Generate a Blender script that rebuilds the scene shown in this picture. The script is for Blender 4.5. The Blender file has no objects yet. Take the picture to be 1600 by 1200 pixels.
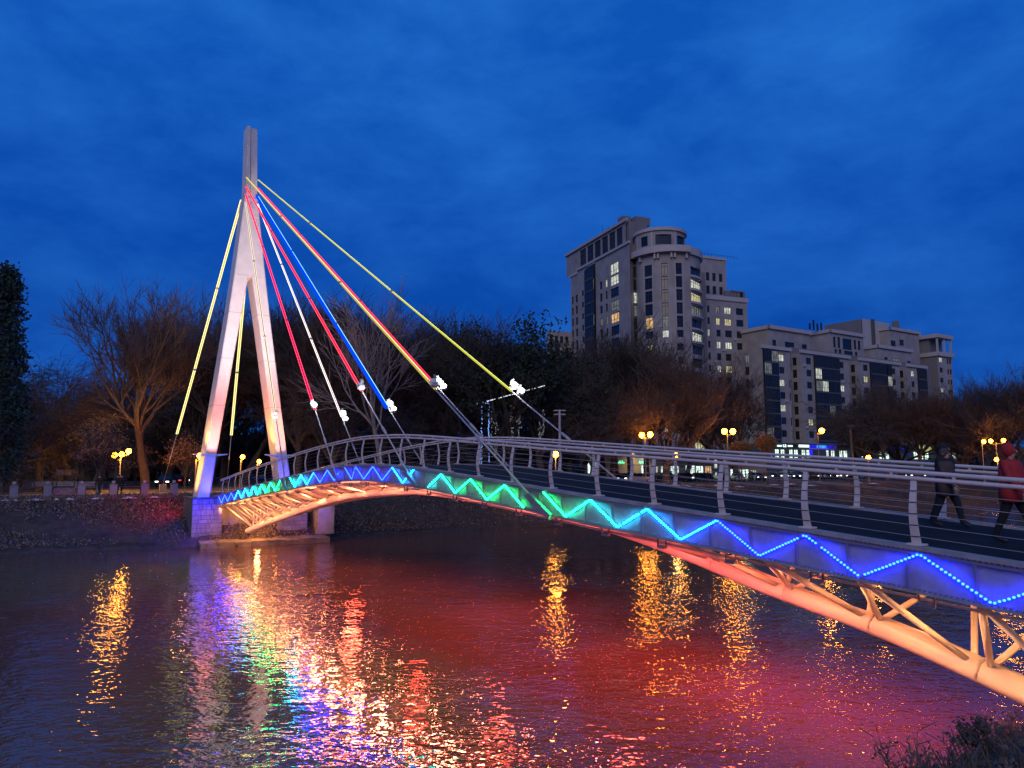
import bpy, bmesh, math, random
from mathutils import Vector, Matrix
import numpy as np

S = bpy.context.scene
COL = S.collection
random.seed(7)
R = math.radians

# ------------------------------------------------------------------ camera
CAMZ = 6.15                      # metres above the river
PITCH = R(6.343)
FPX = 1164.0                     # focal length in pixels of a 1600 px wide picture
cam = bpy.data.cameras.new('camera')
cam.sensor_width = 36.0
cam.lens = 36.0 * FPX / 1600.0
cam.clip_start = 0.1
cam.clip_end = 4000
camo = bpy.data.objects.new('camera', cam)
camo.location = (0, 0, CAMZ)
camo.rotation_euler = (math.pi / 2 + PITCH, 0, 0)
COL.objects.link(camo)
S.camera = camo

# ------------------------------------------------------------------ dusk sky
W = bpy.data.worlds.new('World')
S.world = W
W.use_nodes = True
nt = W.node_tree
nt.nodes.clear()
def N(tree, typ, **kw):
    n = tree.nodes.new(typ)
    for k, v in kw.items():
        setattr(n, k, v)
    return n
out = N(nt, 'ShaderNodeOutputWorld')
bg = N(nt, 'ShaderNodeBackground')
tc = N(nt, 'ShaderNodeTexCoord')
sep = N(nt, 'ShaderNodeSeparateXYZ')
nt.links.new(tc.outputs['Generated'], sep.inputs[0])
ramp = N(nt, 'ShaderNodeValToRGB')
el = ramp.color_ramp.elements
el[0].position = 0.0; el[0].color = (0.0036, 0.064, 0.34, 1)
el[1].position = 1.0; el[1].color = (0.0048, 0.080, 0.34, 1)
for p_, c_ in ((0.18, (0.0032, 0.060, 0.335)), (0.32, (0.0036, 0.068, 0.37)), (0.5, (0.0046, 0.084, 0.41))):
    e = el.new(p_); e.color = (*c_, 1)
nt.links.new(sep.outputs['Z'], ramp.inputs[0])
# soft cloud sheets, flattened towards the horizon
mp = N(nt, 'ShaderNodeMapping')
mp.inputs['Scale'].default_value = (1.0, 1.0, 2.1)
mp.inputs['Location'].default_value = (0.7, 0.2, 0.4)
nt.links.new(tc.outputs['Generated'], mp.inputs[0])
nz = N(nt, 'ShaderNodeTexNoise')
nz.inputs['Scale'].default_value = 4.2
nz.inputs['Detail'].default_value = 9
nz.inputs['Roughness'].default_value = 0.62
nz.inputs['Distortion'].default_value = 0.15
nt.links.new(mp.outputs[0], nz.inputs['Vector'])
cr = N(nt, 'ShaderNodeValToRGB')
cr.color_ramp.elements[0].position = 0.38; cr.color_ramp.elements[0].color = (0.74, 0.82, 0.88, 1)
cr.color_ramp.elements[1].position = 0.75; cr.color_ramp.elements[1].color = (3.2, 1.55, 1.2, 1)
nt.links.new(nz.outputs['Fac'], cr.inputs[0])
mul = N(nt, 'ShaderNodeMixRGB', blend_type='MULTIPLY')
mul.inputs[0].default_value = 1
nt.links.new(ramp.outputs[0], mul.inputs[1])
nt.links.new(cr.outputs[0], mul.inputs[2])
nt.links.new(mul.outputs[0], bg.inputs[0])
bg.inputs[1].default_value = 1.28
nt.links.new(bg.outputs[0], out.inputs[0])

# faint warm sun added behind the camera to take blue off the facades
sun = bpy.data.lights.new('warm_fill_sun', 'SUN')
sun.energy = 0.85
sun.angle = R(40)
sun.color = (1.0, 0.84, 0.74)
suno = bpy.data.objects.new('warm_fill_sun', sun)
suno.rotation_euler = (R(62), 0, R(-14))
COL.objects.link(suno)

S.view_settings.view_transform = 'Standard'
S.view_settings.look = 'None'
S.view_settings.exposure = 0
S.view_settings.gamma = 1
S.view_settings.use_curve_mapping = False
S.render.engine = 'CYCLES'
S.cycles.use_denoising = True
S.cycles.max_bounces = 5
S.cycles.diffuse_bounces = 2
S.cycles.glossy_bounces = 3
S.cycles.transparent_max_bounces = 6
S.cycles.sample_clamp_indirect = 220.0
S.cycles.sample_clamp_direct = 30.0
S.cycles.use_light_tree = True

# ------------------------------------------------------------------ site frame: s along the bridge towards the camera bank, l across it
BA = 0.568
PX0, PY0 = -24.867, 61.9265
DV = (math.sin(BA), -math.cos(BA))
NV = (math.cos(BA), math.sin(BA))
SITE = math.atan2(DV[1], DV[0])
BW = 4.9                                        # deck width

def wp(s, l, z):                                # site -> world, z relative to the eye
    return Vector((PX0 + DV[0]*s + NV[0]*l, PY0 + DV[1]*s + NV[1]*l, z + CAMZ))
def ray(x, y):
    u = (x - 800) / FPX; v = (600 - y) / FPX
    return (u, math.cos(PITCH) - v*math.sin(PITCH), math.sin(PITCH) + v*math.cos(PITCH))
def to_site(X, Y):
    return (DV[0]*(X-PX0) + DV[1]*(Y-PY0), NV[0]*(X-PX0) + NV[1]*(Y-PY0))
def at_depth(x, Z):                              # ground position seen at column x, Z metres away
    r = ray(x, 729.4)
    return r[0]/r[1]*Z, Z
def height_at(y, Z):                             # height over the eye seen at row y, Z metres away
    r = ray(800, y)
    return r[2]/r[1]*Z
def on_z(x, y, z):
    r = ray(x, y); t = z / r[2]
    return to_site(r[0]*t, r[1]*t)

GZ = -2.45                                      # far bank level, relative to the eye

# ------------------------------------------------------------------ materials
MATS = {}
def mat(name, col, rough=0.6, metal=0.0, var=0.0, vscale=3.0, bump=0.0, bscale=20.0, spec=0.5, emit=None, estr=0.0, objvar=0.0):
    if name in MATS: return MATS[name]
    m = bpy.data.materials.new(name); m.use_nodes = True
    t = m.node_tree; b = t.nodes['Principled BSDF']
    b.inputs['Base Color'].default_value = (*col, 1)
    b.inputs['Roughness'].default_value = rough
    b.inputs['Metallic'].default_value = metal
    b.inputs['Specular IOR Level'].default_value = spec
    tcn = N(t, 'ShaderNodeTexCoord')
    last = None
    if var > 0:
        n_ = N(t, 'ShaderNodeTexNoise'); n_.inputs['Scale'].default_value = vscale; n_.inputs['Detail'].default_value = 6
        n_.inputs['Roughness'].default_value = 0.65
        t.links.new(tcn.outputs['Object'], n_.inputs['Vector'])
        r_ = N(t, 'ShaderNodeValToRGB')
        r_.color_ramp.elements[0].position = 0.3; r_.color_ramp.elements[1].position = 0.72
        r_.color_ramp.elements[0].color = (*[c*(1-var) for c in col], 1)
        r_.color_ramp.elements[1].color = (*[min(1, c*(1+var)) for c in col], 1)
        t.links.new(n_.outputs['Fac'], r_.inputs[0])
        last = r_.outputs[0]
    if objvar > 0:
        oi = N(t, 'ShaderNodeObjectInfo')
        mr = N(t, 'ShaderNodeMapRange'); mr.inputs['To Min'].default_value = 1-objvar; mr.inputs['To Max'].default_value = 1+objvar
        t.links.new(oi.outputs['Random'], mr.inputs['Value'])
        mx = N(t, 'ShaderNodeMixRGB', blend_type='MULTIPLY'); mx.inputs[0].default_value = 1
        if last: t.links.new(last, mx.inputs[1])
        else: mx.inputs[1].default_value = (*col, 1)
        t.links.new(mr.outputs[0], mx.inputs[2]); last = mx.outputs[0]
    if last: t.links.new(last, b.inputs['Base Color'])
    if bump > 0:
        n2 = N(t, 'ShaderNodeTexNoise'); n2.inputs['Scale'].default_value = bscale; n2.inputs['Detail'].default_value = 4
        t.links.new(tcn.outputs['Object'], n2.inputs['Vector'])
        bp = N(t, 'ShaderNodeBump'); bp.inputs['Strength'].default_value = bump; bp.inputs['Distance'].default_value = 0.05
        t.links.new(n2.outputs['Fac'], bp.inputs['Height']); t.links.new(bp.outputs[0], b.inputs['Normal'])
    if emit:
        b.inputs['Emission Color'].default_value = (*emit, 1)
        b.inputs['Emission Strength'].default_value = estr
        m.cycles.emission_sampling = 'NONE'
    MATS[name] = m
    return m
def glow(name, col, strength, sample=False):
    if name in MATS: return MATS[name]
    m = bpy.data.materials.new(name); m.use_nodes = True
    t = m.node_tree; t.nodes.clear()
    o = N(t, 'ShaderNodeOutputMaterial'); e = N(t, 'ShaderNodeEmission')
    e.inputs[0].default_value = (*col, 1); e.inputs[1].default_value = strength
    t.links.new(e.outputs[0], o.inputs[0])
    if not sample: m.cycles.emission_sampling = 'NONE'
    MATS[name] = m
    return m

PAINT = mat('white_paint_steel', (0.64, 0.61, 0.58), 0.42, 0, 0.10, 1.3, 0.12, 7)
RAILP = mat('grey_painted_rail', (0.66, 0.56, 0.53), 0.40, 0, 0.12, 2.5, 0.06, 30)
FASC = mat('fascia_paint', (0.30, 0.29, 0.31), 0.5, 0, 0.30, 2.2, 0.1, 12)
RIBM = mat('rib_paint', (0.20, 0.18, 0.22), 0.5, 0, 0.1, 3)
DARKM = mat('dark_metal', (0.025, 0.025, 0.03), 0.5)
DECK = mat('deck_surface', (0.020, 0.019, 0.020), 0.85, 0, 0.35, 1.6, 0.3, 40, spec=0.15)
RODM = mat('cable_rod_steel', (0.42, 0.40, 0.41), 0.45, 0.2, 0.1, 4)
CONC = mat('concrete', (0.26, 0.23, 0.21), 0.85, 0, 0.25, 1.5, 0.3, 10)
STONE = mat('cladding_stone', (0.17, 0.16, 0.17), 0.7, 0, 0.2, 2.0, 0.25, 14, objvar=0.18)
STONED = mat('mortar_dark', (0.07, 0.06, 0.06), 0.9)
GROUND = mat('winter_ground', (0.055, 0.043, 0.028), 0.95, 0, 0.55, 0.8, 0.6, 6)
BANKM = mat('bank_soil', (0.034, 0.028, 0.024), 0.95, 0, 0.6, 1.6, 0.9, 7)
PAVE = mat('path_paving', (0.26, 0.23, 0.20), 0.85, 0, 0.25, 1.0, 0.2, 20)
ASPH = mat('asphalt', (0.05, 0.05, 0.052), 0.8, 0, 0.3, 0.6)
SNOW = mat('old_snow', (0.62, 0.60, 0.62), 0.8, 0, 0.12, 3, 0.4, 6)
BARK = mat('grey_brown_bark', (0.085, 0.062, 0.048), 0.95, 0, 0.35, 3, 0.7, 12, objvar=0.25)
TWIG = mat('bare_twigs', (0.068, 0.052, 0.046), 0.95, 0, 0.3, 0.5, objvar=0.3)
PALEB = mat('pale_bark', (0.24, 0.21, 0.19), 0.9, 0, 0.4, 2.5)
LEAFB = mat('dry_brown_leaves', (0.30, 0.16, 0.08), 0.9, 0, 0.5, 2.5)
LEAFG = mat('dark_evergreen', (0.018, 0.032, 0.020), 0.9, 0, 0.5, 1.0)
LEAFO = mat('orange_foliage', (0.30, 0.13, 0.04), 0.9, 0, 0.4, 4)
GRASS = mat('dry_grass', (0.085, 0.07, 0.055), 0.9, 0, 0.5, 2.5)
LITTER = mat('leaf_litter', (0.14, 0.098, 0.075), 0.9, 0, 0.6, 3.0)
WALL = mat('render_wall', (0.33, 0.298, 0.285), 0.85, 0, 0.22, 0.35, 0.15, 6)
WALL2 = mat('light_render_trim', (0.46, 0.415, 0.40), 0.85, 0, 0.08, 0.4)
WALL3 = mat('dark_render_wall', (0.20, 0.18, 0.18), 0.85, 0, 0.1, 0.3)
FRAME = mat('window_frame_dark', (0.04, 0.04, 0.045), 0.5)
GLASS = mat('night_glass', (0.012, 0.016, 0.024), 0.12, 0, spec=0.6, objvar=0.5)
SHOPW = mat('shop_wall', (0.085, 0.105, 0.095), 0.8, 0, 0.15, 0.5)
CLOTHK = mat('black_cloth', (0.012, 0.012, 0.015), 0.9)
CLOTHR = mat('red_jacket_cloth', (0.35, 0.018, 0.022), 0.8, 0, 0.2, 8)
CLOTHB = mat('brown_coat_cloth', (0.07, 0.045, 0.04), 0.9)
SKIN = mat('skin', (0.42, 0.25, 0.19), 0.6)
CARP = mat('dark_car_paint', (0.02, 0.02, 0.025), 0.25, 0.3, objvar=0.6)
CARW = mat('light_car_paint', (0.42, 0.42, 0.44), 0.3, 0.1)
RUBBER = mat('tyre_rubber', (0.015, 0.015, 0.015), 0.9)

# ------------------------------------------------------------------ mesh helpers
class MB:
    def __init__(self): self.v = []; self.f = []; self.m = []
    def quad(self, a, b, c, d, m=0):
        i = len(self.v); self.v += [a, b, c, d]; self.f.append((i, i+1, i+2, i+3)); self.m.append(m)
    def tri(self, a, b, c, m=0):
        i = len(self.v); self.v += [a, b, c]; self.f.append((i, i+1, i+2)); self.m.append(m)
    def box(self, x0, x1, y0, y1, z0, z1, m=0):
        i = len(self.v)
        self.v += [(x0,y0,z0),(x1,y0,z0),(x1,y1,z0),(x0,y1,z0),(x0,y0,z1),(x1,y0,z1),(x1,y1,z1),(x0,y1,z1)]
        for q in ((0,3,2,1),(4,5,6,7),(0,1,5,4),(1,2,6,5),(2,3,7,6),(3,0,4,7)):
            self.f.append(tuple(i+k for k in q)); self.m.append(m)
    def hexa(self, p, m=0):          # 8 corner points ordered like box
        i = len(self.v); self.v += [tuple(q) for q in p]
        for q in ((0,3,2,1),(4,5,6,7),(0,1,5,4),(1,2,6,5),(2,3,7,6),(3,0,4,7)):
            self.f.append(tuple(i+k for k in q)); self.m.append(m)
    def loft(self, rings, m=0, caps=True):
        i = len(self.v); n = len(rings[0])
        for r_ in rings: self.v += [tuple(q) for q in r_]
        for k in range(len(rings)-1):
            for j in range(n):
                a = i+k*n+j; b = i+k*n+(j+1) % n
                self.f.append((a, b, b+n, a+n)); self.m.append(m)
        if caps:
            self.f.append(tuple(i+j for j in reversed(range(n)))); self.m.append(m)
            self.f.append(tuple(i+(len(rings)-1)*n+j for j in range(n))); self.m.append(m)
    def tube(self, pts, r, n=8, m=0, caps=True):
        pts = [Vector(p) for p in pts]
        rad = r if isinstance(r, (list, tuple)) else [r]*len(pts)
        rings = []
        for k, p in enumerate(pts):
            t = (pts[min(k+1, len(pts)-1)] - pts[max(k-1, 0)])
            if t.length < 1e-9: t = Vector((0, 0, 1))
            t.normalize()
            up = Vector((0, 0, 1)) if abs(t.z) < 0.9 else Vector((1, 0, 0))
            a = t.cross(up).normalized(); b = a.cross(t).normalized()
            rings.append([p + (a*math.cos(2*math.pi*j/n) + b*math.sin(2*math.pi*j/n))*rad[k] for j in range(n)])
        self.loft(rings, m, caps)
    def ball(self, c, r, m=0, nu=10, nv=6, sz=1.0):
        rings = []
        for k in range(1, nv):
            th = math.pi*k/nv
            rings.append([(c[0]+r*math.sin(th)*math.cos(2*math.pi*j/nu), c[1]+r*math.sin(th)*math.sin(2*math.pi*j/nu), c[2]-r*sz*math.cos(th)) for j in range(nu)])
        self.loft(rings, m, True)
    def mesh(self, name, mats, smooth=False):
        me = bpy.data.meshes.new(name)
        me.from_pydata([tuple(q) for q in self.v], [], self.f)
        for q in mats: me.materials.append(q)
        if len(mats) > 1: me.polygons.foreach_set('material_index', self.m)
        if smooth: me.polygons.foreach_set('use_smooth', [True]*len(me.polygons))
        me.update()
        return me
def link(name, me, parent=None, loc=None, rot=None, **props):
    o = bpy.data.objects.new(name, me); COL.objects.link(o)
    if parent: o.parent = parent
    if loc is not None: o.location = loc
    if rot is not None: o.rotation_euler = (0, 0, rot)
    for k, v in props.items(): o[k] = v
    return o
def obj(name, mb, mats, parent=None, smooth=False, loc=None, rot=None, **props):
    if not isinstance(mats, (list, tuple)): mats = [mats]
    return link(name, mb.mesh(name, mats, smooth), parent, loc, rot, **props)
def thing(name, label, cat, s=0, l=0, z=0, rot=0, group=None, world=None):
    o = bpy.data.objects.new(name, None); COL.objects.link(o)
    o.location = world if world is not None else wp(s, l, z)
    o.rotation_euler = (0, 0, SITE + rot)
    o['label'] = label; o['category'] = cat
    if group: o['group'] = group
    return o
def copy_tree(o, parent=None):
    c = o.copy(); COL.objects.link(c)
    if parent: c.parent = parent
    for ch in [q for q in KIDS.get(o.name, [])]:
        k = copy_tree(ch, c)
    return c
KIDS = {}
def index_kids(root):
    KIDS[root.name] = [q for q in COL.objects if q.parent == root]
    for q in KIDS[root.name]: index_kids(q)
def lamp(kind, name, loc, energy, col, parent=None, aim=None, size=0.1, sizey=None, angle=60, blend=0.5, world=False):
    L = bpy.data.lights.new(name, kind); L.energy = energy; L.color = col
    if kind == 'POINT': L.shadow_soft_size = size
    if kind == 'SPOT': L.shadow_soft_size = size; L.spot_size = R(angle); L.spot_blend = blend
    if kind == 'AREA':
        L.size = size
        if sizey: L.shape = 'RECTANGLE'; L.size_y = sizey
    o = bpy.data.objects.new(name, L); COL.objects.link(o); o.location = loc
    if parent: o.parent = parent
    if aim is not None:
        o.rotation_mode = 'QUATERNION'
        o.rotation_quaternion = (Vector(aim)-Vector(loc)).to_track_quat('-Z', 'Y')
    return o
def interp(x, tab):
    if x <= tab[0][0]: return tab[0][1]
    for (a, va), (b, vb) in zip(tab, tab[1:]):
        if x <= b:
            t = (x-a)/(b-a); return va+(vb-va)*t
    return tab[-1][1]
def smooth_tab(tab):
    xs = [q[0] for q in tab]; ys = [q[1] for q in tab]
    m = []
    for i in range(len(xs)):
        a = max(i-1, 0); b = min(i+1, len(xs)-1); m.append((ys[b]-ys[a])/(xs[b]-xs[a]))
    def f(x):
        x = min(max(x, xs[0]), xs[-1])
        for i in range(len(xs)-1):
            if x <= xs[i+1]:
                h = xs[i+1]-xs[i]; t = (x-xs[i])/h
                return (2*t**3-3*t*t+1)*ys[i]+(t**3-2*t*t+t)*h*m[i]+(-2*t**3+3*t*t)*ys[i+1]+(t**3-t*t)*h*m[i+1]
    return f
def text_mesh(name, body, size, m, depth=0.04):
    c = bpy.data.curves.new(name, 'FONT'); c.body = body; c.size = size; c.extrude = depth; c.align_x = 'CENTER'
    o = bpy.data.objects.new(name, c); COL.objects.link(o)
    dg = bpy.context.evaluated_depsgraph_get(); dg.update()
    me = bpy.data.meshes.new_from_object(o.evaluated_get(dg))
    bpy.data.objects.remove(o); me.materials.clear(); me.materials.append(m)
    return me

# ------------------------------------------------------------------ water
def water():
    m = bpy.data.materials.new('river_water'); m.use_nodes = True
    t = m.node_tree; b = t.nodes['Principled BSDF']
    b.inputs['Base Color'].default_value = (0.090, 0.048, 0.036, 1)
    b.inputs['Roughness'].default_value = 0.02
    b.inputs['IOR'].default_value = 1.55
    b.inputs['Specular IOR Level'].default_value = 0.5
    tcn = N(t, 'ShaderNodeTexCoord')
    def layer(scale, sx, sy, rot, detail, dist=0.0):
        mpn = N(t, 'ShaderNodeMapping'); mpn.inputs['Scale'].default_value = (sx, sy, 1); mpn.inputs['Rotation'].default_value = (0, 0, rot)
        t.links.new(tcn.outputs['Object'], mpn.inputs[0])
        nn = N(t, 'ShaderNodeTexNoise'); nn.inputs['Scale'].default_value = scale; nn.inputs['Detail'].default_value = detail
        nn.inputs['Roughness'].default_value = 0.55; nn.inputs['Distortion'].default_value = dist
        t.links.new(mpn.outputs[0], nn.inputs['Vector'])
        return nn.outputs['Fac']
    a = layer(0.66, 1.6, 2.2, R(12), 2, 0.4)
    b1 = layer(2.0, 1.6, 2.0, R(-14), 1, 0.6)
    c1 = layer(6.5, 1.4, 1.6, R(5), 0)
    # calm and ruffled patches
    calm = layer(0.055, 1.0, 1.6, R(25), 2, 0.8)
    cm = N(t, 'ShaderNodeMapRange'); cm.inputs['From Min'].default_value = 0.38; cm.inputs['From Max'].default_value = 0.62
    cm.inputs['To Min'].default_value = 0.28; cm.inputs['To Max'].default_value = 1.2
    t.links.new(calm, cm.inputs['Value'])
    def ma(op, x, y):
        q = N(t, 'ShaderNodeMath', operation=op)
        for i_, w_ in enumerate((x, y)):
            if isinstance(w_, (int, float)): q.inputs[i_].default_value = w_
            else: t.links.new(w_, q.inputs[i_])
        return q.outputs[0]
    h = ma('ADD', ma('ADD', ma('MULTIPLY', a, 0.066), ma('MULTIPLY', b1, 0.032)), ma('MULTIPLY', c1, 0.006))
    h = ma('MULTIPLY', h, cm.outputs[0])
    bp = N(t, 'ShaderNodeBump'); bp.inputs['Strength'].default_value = 1.0; bp.inputs['Distance'].default_value = WATER_BUMP
    t.links.new(h, bp.inputs['Height']); t.links.new(bp.outputs[0], b.inputs['Normal'])
    mb = MB(); mb.quad((-600, -400, 0), (900, -400, 0), (900, 500, 0), (-600, 500, 0))
    obj('river_water', mb, m, kind='structure', label='dark rippled river water reflecting coloured lights')
WATER_BUMP = 1.0
water()

# ------------------------------------------------------------------ ground: far bank and near bank as sheets
def toe(l_, z_):
    return 3.1*math.exp(-((l_-3.2)/7.5)**4)*min(1, max(0, (-3.2-z_)/1.6))
def sheet(name, rows, lrange, m, step=None, rough=0.0, **props):
    """rows: list of (s, z); extruded along l with a slightly wavy profile"""
    mb = MB(); ls = lrange; nR = len(rows)
    rnd = random.Random(hash(name) % 1000)
    idx = []
    for i, (s_, z_) in enumerate(rows):
        for l_ in ls:
            w_ = 0.35*math.sin(l_*0.21+i)+0.2*math.sin(l_*0.53+2*i)
            k = rough if 0 < i < nR-1 else 0
            mb.v.append(tuple(wp(s_+w_*k*1.2+(toe(l_, z_) if name == 'far_riverbank' else 0), l_, z_+(rnd.random()-0.5)*k*0.25)))
    n = len(ls)
    for i in range(nR-1):
        for j in range(n-1):
            a = i*n+j; mb.f.append((a, a+1, a+n+1, a+n)); mb.m.append(0)
    return obj(name, mb, m, **props)
fine = [-60+1.0*k for k in range(170)]
far_l = [-400, -200, -100] + fine + [125, 150, 200, 300, 500, 800]
sheet('far_riverbank', [(1.9, -6.6), (1.3, -6.05), (0.6, -5.75), (-0.4, -5.0), (-1.4, -4.2), (-2.4, -3.4), (-3.3, -2.85), (-4.2, -2.62), (-6, GZ)], far_l, BANKM, rough=1.0, kind='structure')
sheet('far_ground', [(-6, GZ), (-20, GZ), (-60, GZ), (-200, GZ-0.0), (-2500, GZ)], [-1800, -400, -60, 0, 60, 120, 300, 900, 3500], GROUND, kind='structure')
sheet('near_riverbank', [(59.4, -6.6), (60.0, -6.05), (60.7, -5.1), (61.3, -4.0), (61.9, -3.0), (62.4, -2.3), (62.9, -2.08), (64, -1.85), (67, -1.68), (75, -1.62), (140, -1.6)], [-300, -60] + [-30+0.8*k for k in range(75)] + [60, 400], BANKM, rough=0.5, kind='structure')
# riverside path, road and plaza on the far bank
def strip(name, s0, s1, l0, l1, z, m, **props):
    mb = MB(); mb.quad(wp(s0, l0, z), wp(s1, l0, z), wp(s1, l1, z), wp(s0, l1, z)); return obj(name, mb, m, **props)
strip('riverside_path', -14.0, -10.5, -80, 60, GZ+0.012, PAVE, kind='structure')
strip('plaza_paving', -36, -9, 45, 260, GZ+0.016, ASPH, kind='structure')
strip('pavement', -46.5, -38, 30, 260, GZ+0.12, PAVE, kind='structure')
def kerb():
    mb = MB()
    for k in range(60):
        a = wp(-38, 30+k*3.8, GZ); 
        p = [wp(-38.0, 30+k*3.8, GZ), wp(-37.8, 30+k*3.8, GZ), wp(-37.8, 33.78+k*3.8, GZ), wp(-38.0, 33.78+k*3.8, GZ)]
        q = [v_+Vector((0, 0, 0.14)) for v_ in p]
        mb.hexa(p+q)
    obj('kerb', mb, CONC, kind='structure')
kerb()

# concrete ledge at the water under the bridge
mb = MB()
for k in range(8):
    l0 = -1.4+k*1.25
    d_ = 0.05*math.sin(k*2.3)
    mb.hexa([wp(3.4, l0, -6.4), wp(5.0+d_, l0, -6.4), wp(5.0+d_, l0+1.22, -6.4), wp(3.4, l0+1.22, -6.4),
             wp(3.4, l0, -5.62), wp(4.9+d_, l0, -5.78+d_*0.8), wp(4.9+d_, l0+1.22, -5.78+d_*0.8), wp(3.4, l0+1.22, -5.62)])
obj('waterside_ledge', mb, mat('dirty_ledge_concrete', (.15, .125, .105), .9, var=.5, vscale=1.5, bump=.8, bscale=6), kind='structure')

# ------------------------------------------------------------------ bridge
zd = smooth_tab([(-6, -2.5), (-1, -2.42), (3.8, -2.18), (11, -1.5), (18.2, -.89), (22, -.58), (26, -.26), (31, .05), (34, .14), (37, .10), (39.4, .0), (42, -.17), (46, -.45), (50, -.73), (54, -.98), (58, -1.25), (62, -1.5), (68, -1.68), (74, -1.66)])
zc_bot = smooth_tab([(1.5, -5.75), (3.8, -5.25), (10.7, -4.05), (16, -3.2), (20.6, -2.5), (25.7, -1.86), (31.3, -1.42), (35.8, -1.22), (39.4, -1.31), (44, -1.60), (48.2, -1.93), (51.3, -2.46), (53.7, -2.98), (56.15, -3.42), (57.6, -3.75), (59, -4.12), (62, -4.95), (65, -5.9)])
FH = 0.77
BR = thing('cable_stayed_footbridge', 'white cable-stayed footbridge with leaning pylon, zigzag LED strips and lit cables over the river', 'bridge', 0, 0, -CAMZ)
def bz(z): return z + CAMZ
def bobj(name, mb, mats, parent=None, smooth=False, **p):
    return obj(name, mb, mats, parent or BR, smooth, **p)
s_end = 71.0
steps = [1.2+0.9*k for k in range(int((s_end-1.2)/0.9)+1)]

# deck slab and surface
mb = MB()
ringlist = []
for s_ in steps:
    z = bz(zd(s_))
    ringlist.append([(s_, 0.06, z-0.2), (s_, BW-0.06, z-0.2), (s_, BW-0.06, z-0.035), (s_, 0.06, z-0.035)])
mb.loft(ringlist)
bobj('deck', mb, DECK)
mb = MB()
mb.loft([[(q[0][0], 0.17, q[0][2]-0.03), (q[0][0], BW-0.17, q[0][2]-0.03), (q[0][0], BW-0.17, q[0][2]-0.002), (q[0][0], 0.17, q[0][2]-0.002)] for q in ringlist])
bobj('soffit_plate', mb, PAINT)
# edge girders: flanges
def sweep(prof, m, name, s0=1.2, s1=s_end, ds=0.9, mirror=False, **p):
    mb = MB(); rings = []
    n_ = int((s1-s0)/ds)
    for k in range(n_+1):
        s_ = s0+(s1-s0)*k/n_
        z = bz(zd(s_))
        r_ = [(s_, (BW-y if mirror else y), z+w) for y, w in prof]
        if mirror: r_ = r_[::-1]
        rings.append(r_)
    mb.loft(rings); return bobj(name, mb, m, **p)
for mir in (False, True):
    sweep([(-0.08, -0.07), (0.13, -0.07), (0.13, 0.0), (-0.08, 0.0)], FASC, 'top_flange', mirror=mir)
    sweep([(-0.06, -FH), (0.16, -FH), (0.16, -FH+0.05), (-0.06, -FH+0.05)], FASC, 'bottom_flange', mirror=mir)
    sweep([(-0.055, -0.145), (-0.02, -0.145), (-0.02, -0.10), (-0.055, -0.10)], RIBM, 'edge_angle', mirror=mir)
# LED line trays seen as tiny teeth under the flange
mb = MB(); s_ = 30.0
while s_ < 66:
    for zo in (-0.10, -FH+0.052):
        z = bz(zd(s_)); mb.box(s_, s_+0.03, -0.072, -0.02, z+zo, z+zo+0.028)
    s_ += 0.085
bobj('flange_teeth', mb, RIBM, kind='stuff')

HALF = 1.0725
def colour(s_):
    blue = (0.0, 0.004, 1.0); azure = (0.0, 0.30, 1.0); teal = (0.0, 0.75, 0.55); green = (0.0, 0.85, 0.12); cyan = (0.0, 0.6, 0.95)
    tab = [(3, blue), (9, blue), (12, azure), (15, teal), (17.5, green), (21.5, green), (23.2, teal), (24.6, cyan), (27, blue), (36.6, blue), (38.6, azure), (41, teal), (43.5, green), (48.9, green), (50.3, teal), (51.6, cyan), (52.8, azure), (54.2, blue), (80, blue)]
    for (a, ca), (b, cb) in zip(tab, tab[1:]):
        if s_ <= b:
            t = max(0, (s_-a)/(b-a)); return tuple(x+(y-x)*t for x, y in zip(ca, cb))
    return blue
# fascia panels and ribs (ribs line up with the zigzag corners)
cuts = [1.2+0.0] + [3.77+HALF*k for k in range(63)]
ribme = None
for side in (0, 1):
    yy = 0.03 if side == 0 else BW-0.03
    for k in range(len(cuts)-1):
        a, b = cuts[k], cuts[k+1]
        za, zb = bz(zd(a)), bz(zd(b))
        g = 0.012
        mb = MB(); t_ = 0.03
        mb.hexa([(a+g, yy-t_/2, za-FH+0.055), (b-g, yy-t_/2, zb-FH+0.055), (b-g, yy+t_/2, zb-FH+0.055), (a+g, yy+t_/2, za-FH+0.055),
                 (a+g, yy-t_/2, za-0.075), (b-g, yy-t_/2, zb-0.075), (b-g, yy+t_/2, zb-0.075), (a+g, yy+t_/2, za-0.075)])
        bobj('fascia_panel', mb, FASC)
        if ribme is None:
            r_ = MB(); r_.box(-0.02, 0.02, -0.035, 0.035, -0.345, 0.345); ribme = r_.mesh('rib', [RIBM])
        yr = -0.02 if side == 0 else BW+0.02
        rb = link('rib', ribme, BR, (b, yr+0.005, zb-0.075-0.347+0.0))
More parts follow.
